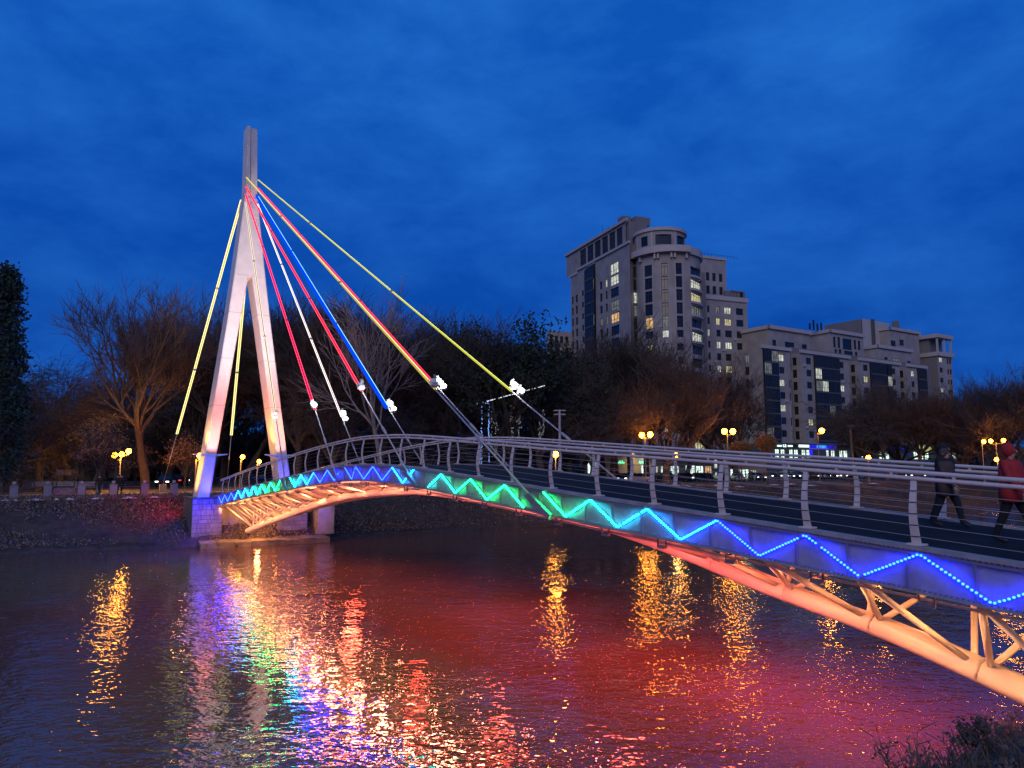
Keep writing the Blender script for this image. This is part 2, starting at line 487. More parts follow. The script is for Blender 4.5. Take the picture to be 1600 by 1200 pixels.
# zigzag strips
def led_strip(s0, top0, s1, top1, frac=1.0):
    def P(s_, top): return Vector((s_, -0.062, bz(zd(s_)) - (0.12 if top else FH-0.09)))
    a, b = P(s0, top0), P(s1, top1)
    if frac < 1: b = a+(b-a)*frac
    c = colour((s0+s1)/2)
    L = (b-a).length
    key = tuple(round(q, 1) for q in c)
    core = glow('led_%s_%s_%s' % key, (0.002+c[0], 0.010+c[1]*0.8, 0.008+c[2]), (48 if s0 > 46 else 80) if c[1] < 0.3 else 60, True)
    front = glow('ledfront_%s_%s_%s' % key, (0.002+c[0], 0.008+c[1]*0.8, 0.008+c[2]), (1900 if c[1] < 0.3 else 1500) if s0 < 50 else 900)
    mb = MB()
    t = (b-a).normalized(); up = t.cross(Vector((0, 1, 0))).normalized()
    w = 0.014
    p = [a-up*w+Vector((0, 0.012, 0)), b-up*w+Vector((0, 0.012, 0)), b-up*w+Vector((0, 0.03, 0)), a-up*w+Vector((0, 0.03, 0)),
         a+up*w+Vector((0, 0.012, 0)), b+up*w+Vector((0, 0.012, 0)), b+up*w+Vector((0, 0.03, 0)), a+up*w+Vector((0, 0.03, 0))]
    mb.hexa(p, 0)
    pitch = 0.075 if s0 > 44 else 0.07
    n_ = max(2, int(L/pitch)); rr = 0.021 if s0 > 44 else (0.017 if s0 > 30 else 0.021)
    for k in range(n_+1):
        q = a+(b-a)*((k+0.5)/(n_+1))+Vector((0, 0, random.gauss(0, .0018)))
        if random.random() < .025: continue
        mb.tube([q+Vector((0, -0.012, 0)), q+Vector((0, 0.012, 0))], rr, 6, 1, caps=False)
        i_ = len(mb.v); mb.v += [tuple(q+Vector((rr*math.cos(j*math.pi/3), -0.013, rr*math.sin(j*math.pi/3)))) for j in range(6)]; mb.f.append(tuple(range(i_, i_+6))); mb.m.append(2)
    bobj('led_strip', mb, [RIBM, core, front])
    E = (0.35 if s0 > 46 else (1.6 if s0 > 36 else 5.0))*L*(1.0 if c[1] < 0.3 else 1.25)
    mid = (a+b)/2
    o = lamp('AREA', 'led_strip_light', mid+Vector((0, -0.018, 0)), E, c, BR, size=L*0.98, sizey=0.02)
    # rectangle along the strip, facing the fascia (+l)
    zax = Vector((0, -1, 0)); xax = t; yax = zax.cross(xax)
    o.rotation_mode = 'QUATERNION'
    o.rotation_quaternion = Matrix((xax, yax, zax)).transposed().to_quaternion()
    if s0 < 49.5: led_out(s0, s1, a, b, c)
def led_out(s0, s1, a, b, c):
    # the strip's own outward light (reflected by the river)
    L = (b-a).length; t = (b-a).normalized(); mid = (a+b)/2
    o = lamp('AREA', 'led_strip_outward', mid+Vector((0, -0.002, 0)), LEDOUT*L*(1.0 if c[1] < .3 else .75), (c[0]+.001, c[1]*.9+.008, c[2]), BR, size=L*0.97, sizey=0.022)
    zax = Vector((0, 1, 0)); yax = zax.cross(t)
    o.rotation_mode = 'QUATERNION'; o.rotation_quaternion = Matrix((t, yax, zax)).transposed().to_quaternion()
LEDOUT = 300
def run(s0, top, n_, h=HALF):
    s_ = s0
    for k in range(n_):
        led_strip(s_, top, s_+h, not top); s_ += h; top = not top
    return s_, top
e0, t0 = run(3.85, True, 17)
e1, t1 = run(22.85, True, 7); led_strip(e1, t1, e1+0.9, not t1, 0.62)
led_strip(31.75, True, 32.7, False); led_strip(32.7, False, 33.15, True); run(33.15, True, 6, 1.03)
run(40.55, False, 6, 1.07)
run(47.97, True, 20)

# railings
def post_mesh():
    mb = MB(); rings = []
    for k in range(9):
        t = k/8; z = 0.02+1.04*t
        wv = 0.075-0.030*t
        off = -0.075*math.sin(math.pi*min(1, t*1.04))+0.02*t
        th = 0.018
        rings.append([(-wv, off-th, z), (wv, off-th, z), (wv, off+th, z), (-wv, off+th, z)])
    mb.loft(rings, 0)
    mb.box(-0.14, 0.14, -0.09, 0.09, 0.0, 0.03)
    for k in range(5):
        t = 0.12+0.18*k; off = -0.075*math.sin(math.pi*t)+0.02*t; z = 0.02+1.04*t
        wv = 0.075-0.030*t
        mb.box(-wv-0.008, wv+0.008, off-0.026, off+0.026, z-0.007, z+0.007, 1)
    return mb.mesh('railing_post', [RAILP, DARKM])
pm = post_mesh()
posts = [58.6-2.07*k for k in range(27)] + [58.6+2.07*k for k in range(1, 6)]
for s_ in posts:
    if s_ < 3.6: continue
    slope = math.atan2(zd(s_+0.1)-zd(s_-0.1), 0.2)
    for side in (0, 1):
        o = link('railing_post', pm, BR, (s_, 0.06 if side == 0 else BW-0.06, bz(zd(s_))))
        o.rotation_euler = (0, 0, 0) if side == 0 else (0, 0, math.pi)
r_s0 = 3.6
def railcurve(y, dz, s0=r_s0, s1=s_end, ds=0.8):
    n_ = int((s1-s0)/ds)
    return [(s0+(s1-s0)*k/n_, y, bz(zd(s0+(s1-s0)*k/n_))+dz) for k in range(n_+1)]
for y in (0.08, BW-0.08):
    for dz in (1.2, 1.095):
        mb = MB(); mb.tube(railcurve(y, dz), 0.036, 8); bobj('handrail', mb, RAILP, smooth=True)
    mb = MB(); s_ = 4.4
    while s_ < 70:
        z = bz(zd(s_)); mb.box(s_-0.022, s_+0.022, y-0.02, y+0.02, z+1.095, z+1.2); s_ += 1.035
    bobj('rail_spacers', mb, RAILP)
for side in (0, 1):
    for k in range(5):
        t = 0.12+0.18*k; off = -0.075*math.sin(math.pi*t)+0.02*t
        y = 0.06+off if side == 0 else BW-0.06-off
        mb = MB(); mb.tube(railcurve(y, 0.02+1.04*t, ds=1.0), 0.0045, 4); bobj('railing_wire', mb, RODM)

# arch chord: two pipes that spread at mid span and meet at the ends
def spread(s_):
    return interp(s_, [(14, 0), (30, 0.55), (44, 0.5), (56.2, 0.0), (70, 0)])
ss = [1.6+1.0*k for k in range(63)]
for sg in (-1, 1):
    mb = MB(); pts = []; rad = []
    for s_ in ss:
        r_ = interp(s_, [(2, 0.26), (16, 0.24), (30, 0.17), (46, 0.17), (55.5, 0.2), (57, 0.235), (64, 0.26)])
        pts.append((s_, BW/2+sg*(spread(s_)+0.001), bz(zc_bot(s_))+r_)); rad.append(r_)
    mb.tube(pts, rad, 14); bobj('arch_chord', mb, PAINT, smooth=True)
# plate between the two pipes near mid span
mb = MB(); rings = []
for s_ in [20+1.5*k for k in range(22)]:
    z = bz(zc_bot(s_))+0.10; w = spread(s_)+0.02
    rings.append([(s_, BW/2-w, z), (s_, BW/2+w, z), (s_, BW/2+w, z+0.05), (s_, BW/2-w, z+0.05)])
mb.loft(rings); bobj('chord_plate', mb, PAINT)
# struts and node collars
nodes = [58.34-2.06*k for k in range(27)] + [60.4, 62.46, 64.5]
for s_ in nodes:
    r_ = 0.22
    zc = bz(zc_bot(s_))+r_
    top = bz(zd(s_))-FH
    gap = top-zc
    if gap < 0.12: continue
    mb = MB()
    tt = Vector((1, 0, zc_bot(s_+0.3)-zc_bot(s_-0.3) if 2.3 < s_ < 64 else 0)); tt.x = 0.6; tt.normalize()
    for sg in (-1, 1):
        c = Vector((s_, BW/2+sg*spread(s_), zc)); rr = interp(s_, [(2, 0.275), (16, 0.255), (30, 0.185), (46, 0.185), (55.5, 0.215), (57, 0.25), (64, 0.275)])
        c.z = bz(zc_bot(s_))+rr-0.012
        mb.tube([c-tt*0.02, c+tt*0.02], rr, 14)
    bobj('node_collar', mb, PAINT, smooth=False)
    for sg in (-1, 1):
        for ds in (-1.03, 1.03):
            e = Vector((s_+ds, BW/2+sg*(BW/2-0.42), bz(zd(s_+ds))-FH-0.06))
            b0 = Vector((s_+0.14*(1 if ds > 0 else -1), BW/2+sg*spread(s_), zc+0.1))
            mb = MB(); mb.tube([b0, e], 0.062, 8); bobj('strut', mb, PAINT, smooth=True)
# cross beams, longitudinal service pipes
cbm = MB(); cbm.box(-0.05, 0.05, 0.17, BW-0.17, -0.10, 0.10); cbm = cbm.mesh('cross_beam', [PAINT])
for s_ in nodes:
    for ds in (-1.03,):
        q = s_+ds
        if q > 2: link('cross_beam', cbm, BR, (q, 0, bz(zd(q))-FH+0.15))
for y in (0.30, BW-0.30, BW/2):
    mb = MB(); mb.tube([(2+1.2*k, y, bz(zd(2+1.2*k))-FH-(0.14 if y != BW/2 else -0.3)) for k in range(56)], 0.028, 6); bobj('service_pipe', mb, PAINT)
# small flood fittings slung under the edge
fl = MB(); fl.box(-0.12, 0.12, -0.05, 0.05, -0.05, 0.02, 0); fl.quad((-0.11, -0.045, -0.0505), (0.11, -0.045, -0.0505), (0.11, 0.045, -0.0505), (-0.11, 0.045, -0.0505), 1); fl.box(-0.14, -0.121, -0.02, 0.02, -0.03, 0.16, 0); fl.box(0.121, 0.14, -0.02, 0.02, -0.03, 0.16, 0)
def floodcol(s_):
    tab = [(0, (1, 0.36, 0.10)), (14, (1, 0.32, 0.11)), (24, (1, 0.22, 0.10)), (34, (1, 0.26, 0.14)), (41, (1, 0.15, 0.09)), (50, (1, 0.09, 0.07)), (53.5, (1, 0.13, 0.08)), (56, (1, 0.30, 0.10)), (58.5, (1, 0.40, 0.12)), (70, (1, 0.42, 0.13))]
    for (a, ca), (b, cb) in zip(tab, tab[1:]):
        if s_ <= b:
            t = max(0, (s_-a)/(b-a)); return tuple(x+(y-x)*t for x, y in zip(ca, cb))
flm = fl.mesh('flood_fitting', [RIBM, glow('flood_lens_warm', (1, 0.27, 0.10), 150.0)])
fld = fl.mesh('flood_fitting', [RIBM, glow('flood_lens_dim', (1, 0.3, 0.12), 1.5)])
flr = fl.mesh('flood_fitting', [RIBM, glow('flood_lens_red', (1, 0.20, 0.10), 190.0)])
for k in range(31):
    s_ = 3.0+2.06*k
    for y in (0.22, BW-0.22):
        zf = bz(zd(s_))-FH-0.2
        link('flood_fitting', flr if 36 < s_ < 54 else flm, BR, (s_, y, zf))
        if k % 2 == 0 or y < 1:
            gap = zd(s_)-FH-zc_bot(s_)
            e = interp(gap, [(0.5, 60), (1.2, 190), (3, 430)])*(1.7 if s_ < 34 else 1)*(1.0 if y < 1 else 0.7)
            zt = bz(zc_bot(s_))+0.2
            lamp('SPOT', 'arch_flood', (s_, y+(0.1 if y < 1 else -0.1)*0, zf-0.08), e*(1.0 if s_ < 50 else 1.25), floodcol(s_), BR, aim=(s_+0.6, BW/2, zt), size=0.05, angle=135, blend=0.8)
for k in range(17):  # bare point lights added to brighten the underside mirrored in the river
    s_ = 4.5+3.6*k
    c_ = floodcol(s_); c_ = (1, c_[1]*1.1, c_[2]*1.1)
    lamp('POINT', 'soffit_fill_light', (s_, BW/2-1.1, bz(zd(s_))-FH-0.28), 190 if s_ < 36 else (120 if s_ < 46 else 50), c_, BR, size=0.06)
# floods turned down to the river (they colour the murky water red and orange)
for (s_, y, tgt, e, c, an) in ((21, BW-.3, (26, 7, 0), 600, (1, 0.10, 0.05), 110),
                      (30, BW-.3, (33, 7.5, 0), 700, (1, 0.06, 0.035), 120), (38, BW-.3, (40, 7.5, 0), 2100, (1, 0.10, 0.05), 120),
                      (46, BW-.3, (48.5, 6.3, 0), 2400, (1, 0.075, 0.045), 110), (50.5, BW-.3, (52, 6.0, 0), 2400, (1, 0.075, 0.045), 105), (55, BW-.3, (55, 5.8, 0), 1300, (1, 0.08, 0.05), 100)):
    lamp('SPOT', 'river_light', (s_, y, bz(zd(s_))-FH-0.25), e*(0.95 if s_ > 44 else 1.3), c, BR, aim=tgt, size=0.5, angle=min(an+40, 160), blend=1.0)

lamp('SPOT', 'bank_spill_light', (61.5, -0.4, bz(zd(61.5))-0.5), 260, (0.22, 0.10, 1.0), BR, aim=(62.2, -6, bz(-2.2)), size=0.1, angle=90, blend=1)  # added spot, stands in for violet LED spill on the grass
lamp('SPOT', 'bank_spill_light', (0.5, -2.2, bz(-1.9)), 800, (1, 0.02, 0.015), BR, aim=(-1.6, -4.2, bz(-3.6)), size=0.1, angle=120, blend=1)  # added spot for the red spill beside the abutment
lamp('SPOT', 'bank_spill_light', (60.0, 0.4, bz(zd(60))-1.2), 160, (1.0, 0.30, 0.08), BR, aim=(60.0, -3.5, bz(-3.9)), size=0.1, angle=70, blend=1)  # added spot carrying the arch's orange light onto the shrub
for k in range(17):  # hidden spots without fittings, added to spread salmon streaks over the water
    s_ = 6+2.9*k
    c_ = (1, interp(s_, [(6, .32), (20, .24), (36, .17), (52, .10)]), interp(s_, [(6, .11), (36, .09), (52, .06)]))
    lamp('SPOT', 'river_light', (s_, 0.55, bz(zd(s_))-FH-0.5), interp(s_, [(6, 70), (18, 80), (26, 380), (44, 700), (53, 380)]), c_, BR, aim=(s_+.3, 0.1, 0), size=0.22, angle=166, blend=0.4)
# ------------------------------------------------------------------ pylon (part of the bridge)
PYC = 2.46                       # lateral centre
def pyl_s(z): return 1.0+(z-(-2.4))*(-2.9/32.8)     # leans away from the river
def half_sep(z): return 3.3-0.137*(z+2.4)
PB = MB()
pyl = bobj('pylon', PB, PAINT) if False else None
pe = bpy.data.objects.new('pylon', None); COL.objects.link(pe); pe.parent = BR
def sect(z, cl, w, dp, ch=0.0):
    s_ = pyl_s(z); zz = bz(z)
    c_ = ch
    return [(s_+dp/2, cl-w/2+c_, zz), (s_+dp/2, cl+w/2-c_, zz), (s_+dp/2-c_, cl+w/2, zz), (s_-dp/2+c_, cl+w/2, zz), (s_-dp/2, cl+w/2-c_, zz), (s_-dp/2, cl-w/2+c_, zz), (s_-dp/2+c_, cl-w/2, zz), (s_+dp/2-c_, cl-w/2, zz)]
ZAPEX = 16.7
for sg in (-1, 1):
    mb = MB(); rings = []
    for z in (-2.45, 0.0, 0.9):
        rings.append(sect(z, PYC+sg*half_sep(z), 0.90, 2.3, 0.10))
    mb.loft(rings); bobj('lower_leg', mb, PAINT, pe)
    mb = MB(); rings = []
    for z in (1.02, 4, 8, 12, 15.2, 16.4):
        # above the apex the legs run into one web
        w = interp(z, [(1, 0.86), (12, 1.02), (16.7, 1.18)])
        rings.append(sect(z, PYC+sg*half_sep(z), w, interp(z, [(1, 2.2), (16, 2.0)]), 0.08))
    mb.loft(rings); bobj('leg', mb, PAINT, pe)
    mb = MB(); z = 0.96
    mb.loft([sect(0.901, PYC+sg*half_sep(z), 1.02, 2.5, 0.1), sect(1.019, PYC+sg*half_sep(z), 1.02, 2.5, 0.1)]); bobj('collar', mb, PAINT, pe)
    for dl in (-1, 1):
        mb = MB(); s_ = pyl_s(1); c = PYC+sg*half_sep(1)
        mb.hexa([(s_+0.3, c+dl*0.51, bz(0.86)), (s_+1.2, c+dl*0.51, bz(0.86)), (s_+1.2, c+dl*1.25, bz(0.98)), (s_+0.3, c+dl*1.25, bz(0.98)),
                 (s_+0.3, c+dl*0.51, bz(1.03)), (s_+1.2, c+dl*0.51, bz(1.03)), (s_+1.2, c+dl*1.25, bz(1.03)), (s_+0.3, c+dl*1.25, bz(1.03))])
        bobj('bracket_arm', mb, PAINT, pe)
# joined web above the opening (with the rounded soffit)
mb = MB(); rings = []
for z in (16.42, 17.5, 19.5, 22.0, 23.6):
    outer = half_sep(z)+0.59 if z < 17 else interp(z, [(17, half_sep(17)+0.60), (23.6, 0.56)])
    w = 2*outer
    rings.append(sect(z, PYC, w, interp(z, [(16, 2.0), (24, 1.85)]), 0.08))
mb.loft(rings); bobj('pylon_head', mb, PAINT, pe)
# rounded soffit of the opening
mb = MB(); rings = []
ri = half_sep(16.4)-0.55
for k in range(9):
    a = math.pi*k/8
    y = PYC-ri*math.cos(a)*1.0; z = 16.1+0.32*math.sin(a)
    s_ = pyl_s(16.2); rings.append((y, z))
for k in range(8):
    (y0, z0), (y1, z1) = rings[k], rings[k+1]
    s_ = pyl_s(16.2)
    mb.hexa([(s_-0.98, y0, bz(z0)), (s_+0.98, y0, bz(z0)), (s_+0.98, y1, bz(z1)), (s_-0.98, y1, bz(z1)),
             (s_-0.98, y0, bz(16.43)), (s_+0.98, y0, bz(16.43)), (s_+0.98, y1, bz(16.43)), (s_-0.98, y1, bz(16.43))])
bobj('soffit', mb, PAINT, pe)
# mast: two slabs with a shadow gap, open at the top
for (y0, y1, dz_, nm) in ((-0.52, -0.16, 0.18, 'mast_slab'), (-0.10, 0.56, 0.0, 'mast_slab')):
    mb = MB(); rings = []
    for z in (23.62, 26, 30.35+dz_):
        s_ = pyl_s(z); k_ = interp(z, [(23.6, 0.90), (30.4, 0.78)])
        rings.append([(s_+0.92*k_, PYC+y0*k_, bz(z)), (s_+0.92*k_, PYC+y1*k_, bz(z)), (s_-0.92*k_, PYC+y1*k_, bz(z)), (s_-0.92*k_, PYC+y0*k_, bz(z))])
    mb.loft(rings); bobj(nm, mb, PAINT, pe)
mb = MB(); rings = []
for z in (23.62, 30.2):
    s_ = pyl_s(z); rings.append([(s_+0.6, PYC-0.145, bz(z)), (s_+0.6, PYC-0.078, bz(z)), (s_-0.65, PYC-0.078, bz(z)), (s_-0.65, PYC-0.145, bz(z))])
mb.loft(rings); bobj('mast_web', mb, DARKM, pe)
# thin seams on the legs
for sg in (-1, 1):
    for z in (5.0, 9.0, 13.0):
        mb = MB(); mb.loft([sect(z, PYC+sg*half_sep(z), interp(z, [(1, 0.86), (12, 1.02), (16.7, 1.18)])+0.01, interp(z, [(1, 2.2), (16, 2.0)])+0.012, 0.08), sect(z+0.025, PYC+sg*half_sep(z), interp(z, [(1, 0.86), (12, 1.02), (16.7, 1.18)])+0.01, interp(z, [(1, 2.2), (16, 2.0)])+0.012, 0.08)])
        bobj('leg_seam', mb, RIBM, pe)

# pylon floods (on the collar arms and on the abutment), with added blue spots
for sg in (-1, 1):
    c = PYC+sg*half_sep(1)
    lamp('SPOT', 'pylon_light', (pyl_s(1)+2.6, c-0.25, bz(1.15)), 2400, (1, 0.20, 0.11) if sg < 0 else (1, 0.34, 0.14), BR, aim=(pyl_s(5)+1.0, PYC+sg*half_sep(5), bz(5.0)), size=0.1, angle=125, blend=1)
    lamp('SPOT', 'pylon_light', (pyl_s(1)+0.9, c-1.35, bz(1.1)), 1700, (1, 0.42, 0.09), BR, aim=(pyl_s(6), PYC+sg*half_sep(6)-0.4, bz(5.5)), size=0.1, angle=75, blend=1)
    lamp('SPOT', 'pylon_light', (pyl_s(-2)+2.6, c-sg*0.1, bz(-2.1)), 900, (0.07, 0.045, 1.0), BR, aim=(pyl_s(0)+1.2, c, bz(-0.7)), size=0.15, angle=100, blend=1)  # added blue spot in place of LED light thrown back on the leg
lamp('SPOT', 'pylon_light', (pyl_s(1)+0.2, PYC-half_sep(-1)-2.3, bz(-2.2)), 800, (1, 0.46, 0.10), BR, aim=(pyl_s(0), PYC-half_sep(0), bz(-0.3)), size=0.15, angle=70, blend=1)
lamp('SPOT', 'pylon_light', (21, -0.9, bz(0.6)), 34000, (1.0, 0.80, 0.82), BR, aim=(pyl_s(15), PYC, bz(14.5)), size=0.3, angle=42, blend=1)
lamp('SPOT', 'pylon_light', (10.5, PYC+0.2, bz(-1.2)), 4600, (1.0, 0.50, 0.36), BR, aim=(pyl_s(8), PYC+1.4, bz(9)), size=0.2, angle=58, blend=1)

# abutment blocks under the pylon, clad in stone slabs
def clad(parent, s1, l0, l1, z0, z1, rows, cols, seed):
    rnd = random.Random(seed); z = z1; hs = [rnd.uniform(.7, 1.3) for _ in range(rows)]; hs = [h_*(z1-z0)/sum(hs) for h_ in hs]
    for h in hs:
        y = l0; 
        while y < l1-0.05:
            w = min(rnd.choice((0.45, 0.6, 0.8, 1.1))*cols, l1-y)
            if l1-(y+w) < 0.3: w = l1-y
            mb = MB(); d_ = 0.03+rnd.random()*0.03
            mb.box(s1, s1+d_, y+0.022, y+w-0.022, z-h+0.022, z-0.022)
            bobj('cladding_slab', mb, STONE, parent)
            y += w
        z -= h
ab = bpy.data.objects.new('abutment', None); COL.objects.link(ab); ab.parent = BR
for (l0, l1, s1, z0) in ((-1.8, 0.45, 2.95, -5.6), (PYC+2.4, PYC+4.9, 2.6, -5.6)):
    mb = MB(); mb.box(-1.2, s1, l0, l1, bz(z0), bz(-2.47)); mb.box(-1.25, s1+0.07, l0-0.05, l1+0.05, bz(-2.46), bz(-2.40)); bobj('abutment_block', mb, mat('abutment_core', (.09, .085, .085), .9, var=.3), ab)
    clad(ab, s1, l0, l1, bz(z0), bz(-2.50), 8, 0.62, int(l0*7))
mb = MB(); mb.box(-0.4, 1.6, 0.45, PYC+2.4, bz(-5.6), bz(-2.9)); bobj('abutment_wall', mb, CONC, ab)
for (a, b, z0, z1) in ((1.15, 2.2, -3.55, -3.0), (2.3, 4.2, -3.55, -3.0), (1.2, 3.7, -5.3, -3.75)):
    mb = MB(); mb.box(1.602, 1.68, a, b, bz(z0), bz(z1)); bobj('facing_panel', mb, CONC, ab)
mb = MB(); mb.box(0.6, 3.6, PYC+5.5, PYC+6.9, bz(-5.6), bz(-3.0)); bobj('side_block', mb, CONC, ab)
for k in range(7):
    mb = MB(); mb.box(2.1, 2.2, 3.0+0.28*k, 3.08+0.28*k, bz(-5.4), bz(-3.4)); bobj('grille_bar', mb, PAINT, ab)
lamp('POINT', 'abutment_lamp', (4.2, 2.9, bz(-4.8)), 170, (1, 0.34, 0.12), BR, size=0.2)
lamp('SPOT', 'abutment_flood', (6.5, -1.2, bz(-1.9)), 1500, (0.02, 0.012, 1.0), BR, aim=(2.5, -0.6, bz(-3.3)), size=0.2, angle=80, blend=1)
lamp('SPOT', 'abutment_flood', (7, 8.5, bz(-2.4)), 900, (0.35, 0.16, 1.0), BR, aim=(2.5, 6.5, bz(-4.0)), size=0.2, angle=80, blend=1)

# ------------------------------------------------------------------ cables
CW = (1.0, 0.80, 0.72); CY = (1.0, 0.86, 0.30); CRED = (1.0, 0.02, 0.07); CB = (0.0, 0.10, 1.0); CYG = (0.72, 1.0, 0.28)
def cable_glow(col, kind, st):
    return glow('cable_%s' % kind, col, st)
ANCH = (48.2, 39.65, 31.1, 22.55)
spec = [  # side, anchor index, attach z, colour kind, lit fraction
    (0, 0, 25.45, 'yellow', 0.665), (0, 1, 24.6, 'red', 0.730), (0, 2, 23.9, 'pink', 0.76), (0, 3, 23.2, 'ivory', 0.78),
    (1, 0, 25.45, 'lime', 0.735), (1, 1, 24.7, 'red', 0.735), (1, 2, 23.9, 'blue', 0.76), (1, 3, 23.2, 'white', 0.78)]
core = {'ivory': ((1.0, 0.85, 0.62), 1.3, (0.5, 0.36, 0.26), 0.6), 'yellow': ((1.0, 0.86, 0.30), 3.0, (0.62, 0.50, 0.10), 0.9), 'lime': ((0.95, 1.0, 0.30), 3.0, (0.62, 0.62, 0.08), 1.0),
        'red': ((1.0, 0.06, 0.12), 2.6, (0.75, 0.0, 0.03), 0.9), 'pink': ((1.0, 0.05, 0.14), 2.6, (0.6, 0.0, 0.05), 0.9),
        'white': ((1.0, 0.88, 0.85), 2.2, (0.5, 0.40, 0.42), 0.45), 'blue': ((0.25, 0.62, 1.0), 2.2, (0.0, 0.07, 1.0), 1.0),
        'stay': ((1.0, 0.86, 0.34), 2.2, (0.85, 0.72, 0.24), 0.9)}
def make_cable(a, b, kind, frac, light_end=True, n_lit=2):
    a, b = Vector(a), Vector(b)
    L = (b-a).length; t = (b-a).normalized()
    q = a+(b-a)*frac
    mb = MB(); mb.tube([q]+[a+(b-a)*(frac+(1-frac)*k_) for k_ in (.44, .442, .50, .502)]+[b], [0.032, 0.032, 0.06, 0.06, 0.034, 0.034], 8)
    cb = bobj('stay_cable', mb, RODM, smooth=True)
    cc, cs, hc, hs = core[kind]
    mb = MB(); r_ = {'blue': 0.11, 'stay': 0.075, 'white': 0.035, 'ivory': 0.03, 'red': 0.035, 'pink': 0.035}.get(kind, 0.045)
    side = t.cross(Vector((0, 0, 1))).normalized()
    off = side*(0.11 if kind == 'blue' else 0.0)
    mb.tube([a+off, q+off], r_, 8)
    obj('cable_halo', mb, glow('tube_'+kind, hc, hs), cb)  # emissive tube paints in the LED light falling on the cable
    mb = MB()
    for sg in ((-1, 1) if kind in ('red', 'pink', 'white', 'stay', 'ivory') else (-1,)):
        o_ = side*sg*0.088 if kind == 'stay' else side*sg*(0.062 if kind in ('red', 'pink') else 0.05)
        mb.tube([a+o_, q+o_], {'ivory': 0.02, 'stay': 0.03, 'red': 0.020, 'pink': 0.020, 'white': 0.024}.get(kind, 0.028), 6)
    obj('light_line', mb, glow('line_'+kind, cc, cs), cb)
    # clamps
    for k in (0.35, 0.7):
        mb = MB(); c = a+(q-a)*k; mb.tube([c-t*0.08, c+t*0.08], 0.085 if kind != 'stay' else .16, 8)
        obj('clamp', mb, RODM, cb)
    return q, t, cb
lensm = glow('floodlight_lens', (0.92, 0.97, 1.0), 14.0)
fm = MB()
fm.tube([(0, 0, -0.10), (0, 0, 0.10)], [0.11, 0.15], 10, 0)
fm.tube([(0, 0, 0.10), (0, 0, 0.115)], 0.135, 10, 1)
fm.tube([(0, -0.17, 0.18), (0.02, -0.19, 0.0), (0, -0.17, -0.16)], 0.018, 6, 0)
fm.tube([(0, 0.17, 0.18), (0.02, 0.19, 0.0), (0, 0.17, -0.16)], 0.018, 6, 0)
fm.box(-0.05, 0.05, -0.17, 0.17, -0.20, -0.16, 0)
for k in range(4): fm.box(-0.12, 0.12, -0.11, 0.11, -0.10-0.022*k-0.006, -0.10-0.022*k+0.004, 0)
hood = MB()
for k in range(7):
    a0 = math.pi*k/7; a1 = math.pi*(k+1)/7
    p = [(0.15*math.cos(a0), 0.15*math.sin(a0), 0.10), (0.15*math.cos(a1), 0.15*math.sin(a1), 0.10), (0.22*math.cos(a1), 0.22*math.sin(a1), 0.26), (0.22*math.cos(a0), 0.22*math.sin(a0), 0.26)]
    fm.quad(*p, 0); fm.quad(*p[::-1], 0)
fmesh = fm.mesh('floodlight', [PAINT, lensm])
fmesh_off = fm.mesh('floodlight', [PAINT, GLASS])
def floodlight(p, lit, aim):
    o = link('floodlight', fmesh if lit else fmesh_off, BR, p)
    o.rotation_mode = 'QUATERNION'; o.rotation_quaternion = (Vector(aim)).to_track_quat('Z', 'X')
    o.scale = (0.95, 0.95, 0.95)
def image_y(p):                                  # row at which a bridge point is seen
    w_ = wp(p[0], p[1], p[2]-CAMZ); X, Y, Z = w_.x, w_.y, w_.z-CAMZ
    return 600-FPX*(Z*math.cos(PITCH)-Y*math.sin(PITCH))/(Y*math.cos(PITCH)+Z*math.sin(PITCH))
def frac_at(a, b, px):
    lo, hi = 0.05, 0.98
    up = image_y(b) > image_y(a)
    for _ in range(30):
        m_ = (lo+hi)/2; x_ = image_y([a[k]+(b[k]-a[k])*m_ for k in range(3)])
        if (x_ < px) == up: lo = m_
        else: hi = m_
    return (lo+hi)/2
LITX = {(0, 0): 608, (0, 1): 611, (0, 2): 640, (0, 3): 655, (1, 0): 611, (1, 1): 603, (1, 2): 637, (1, 3): 651}
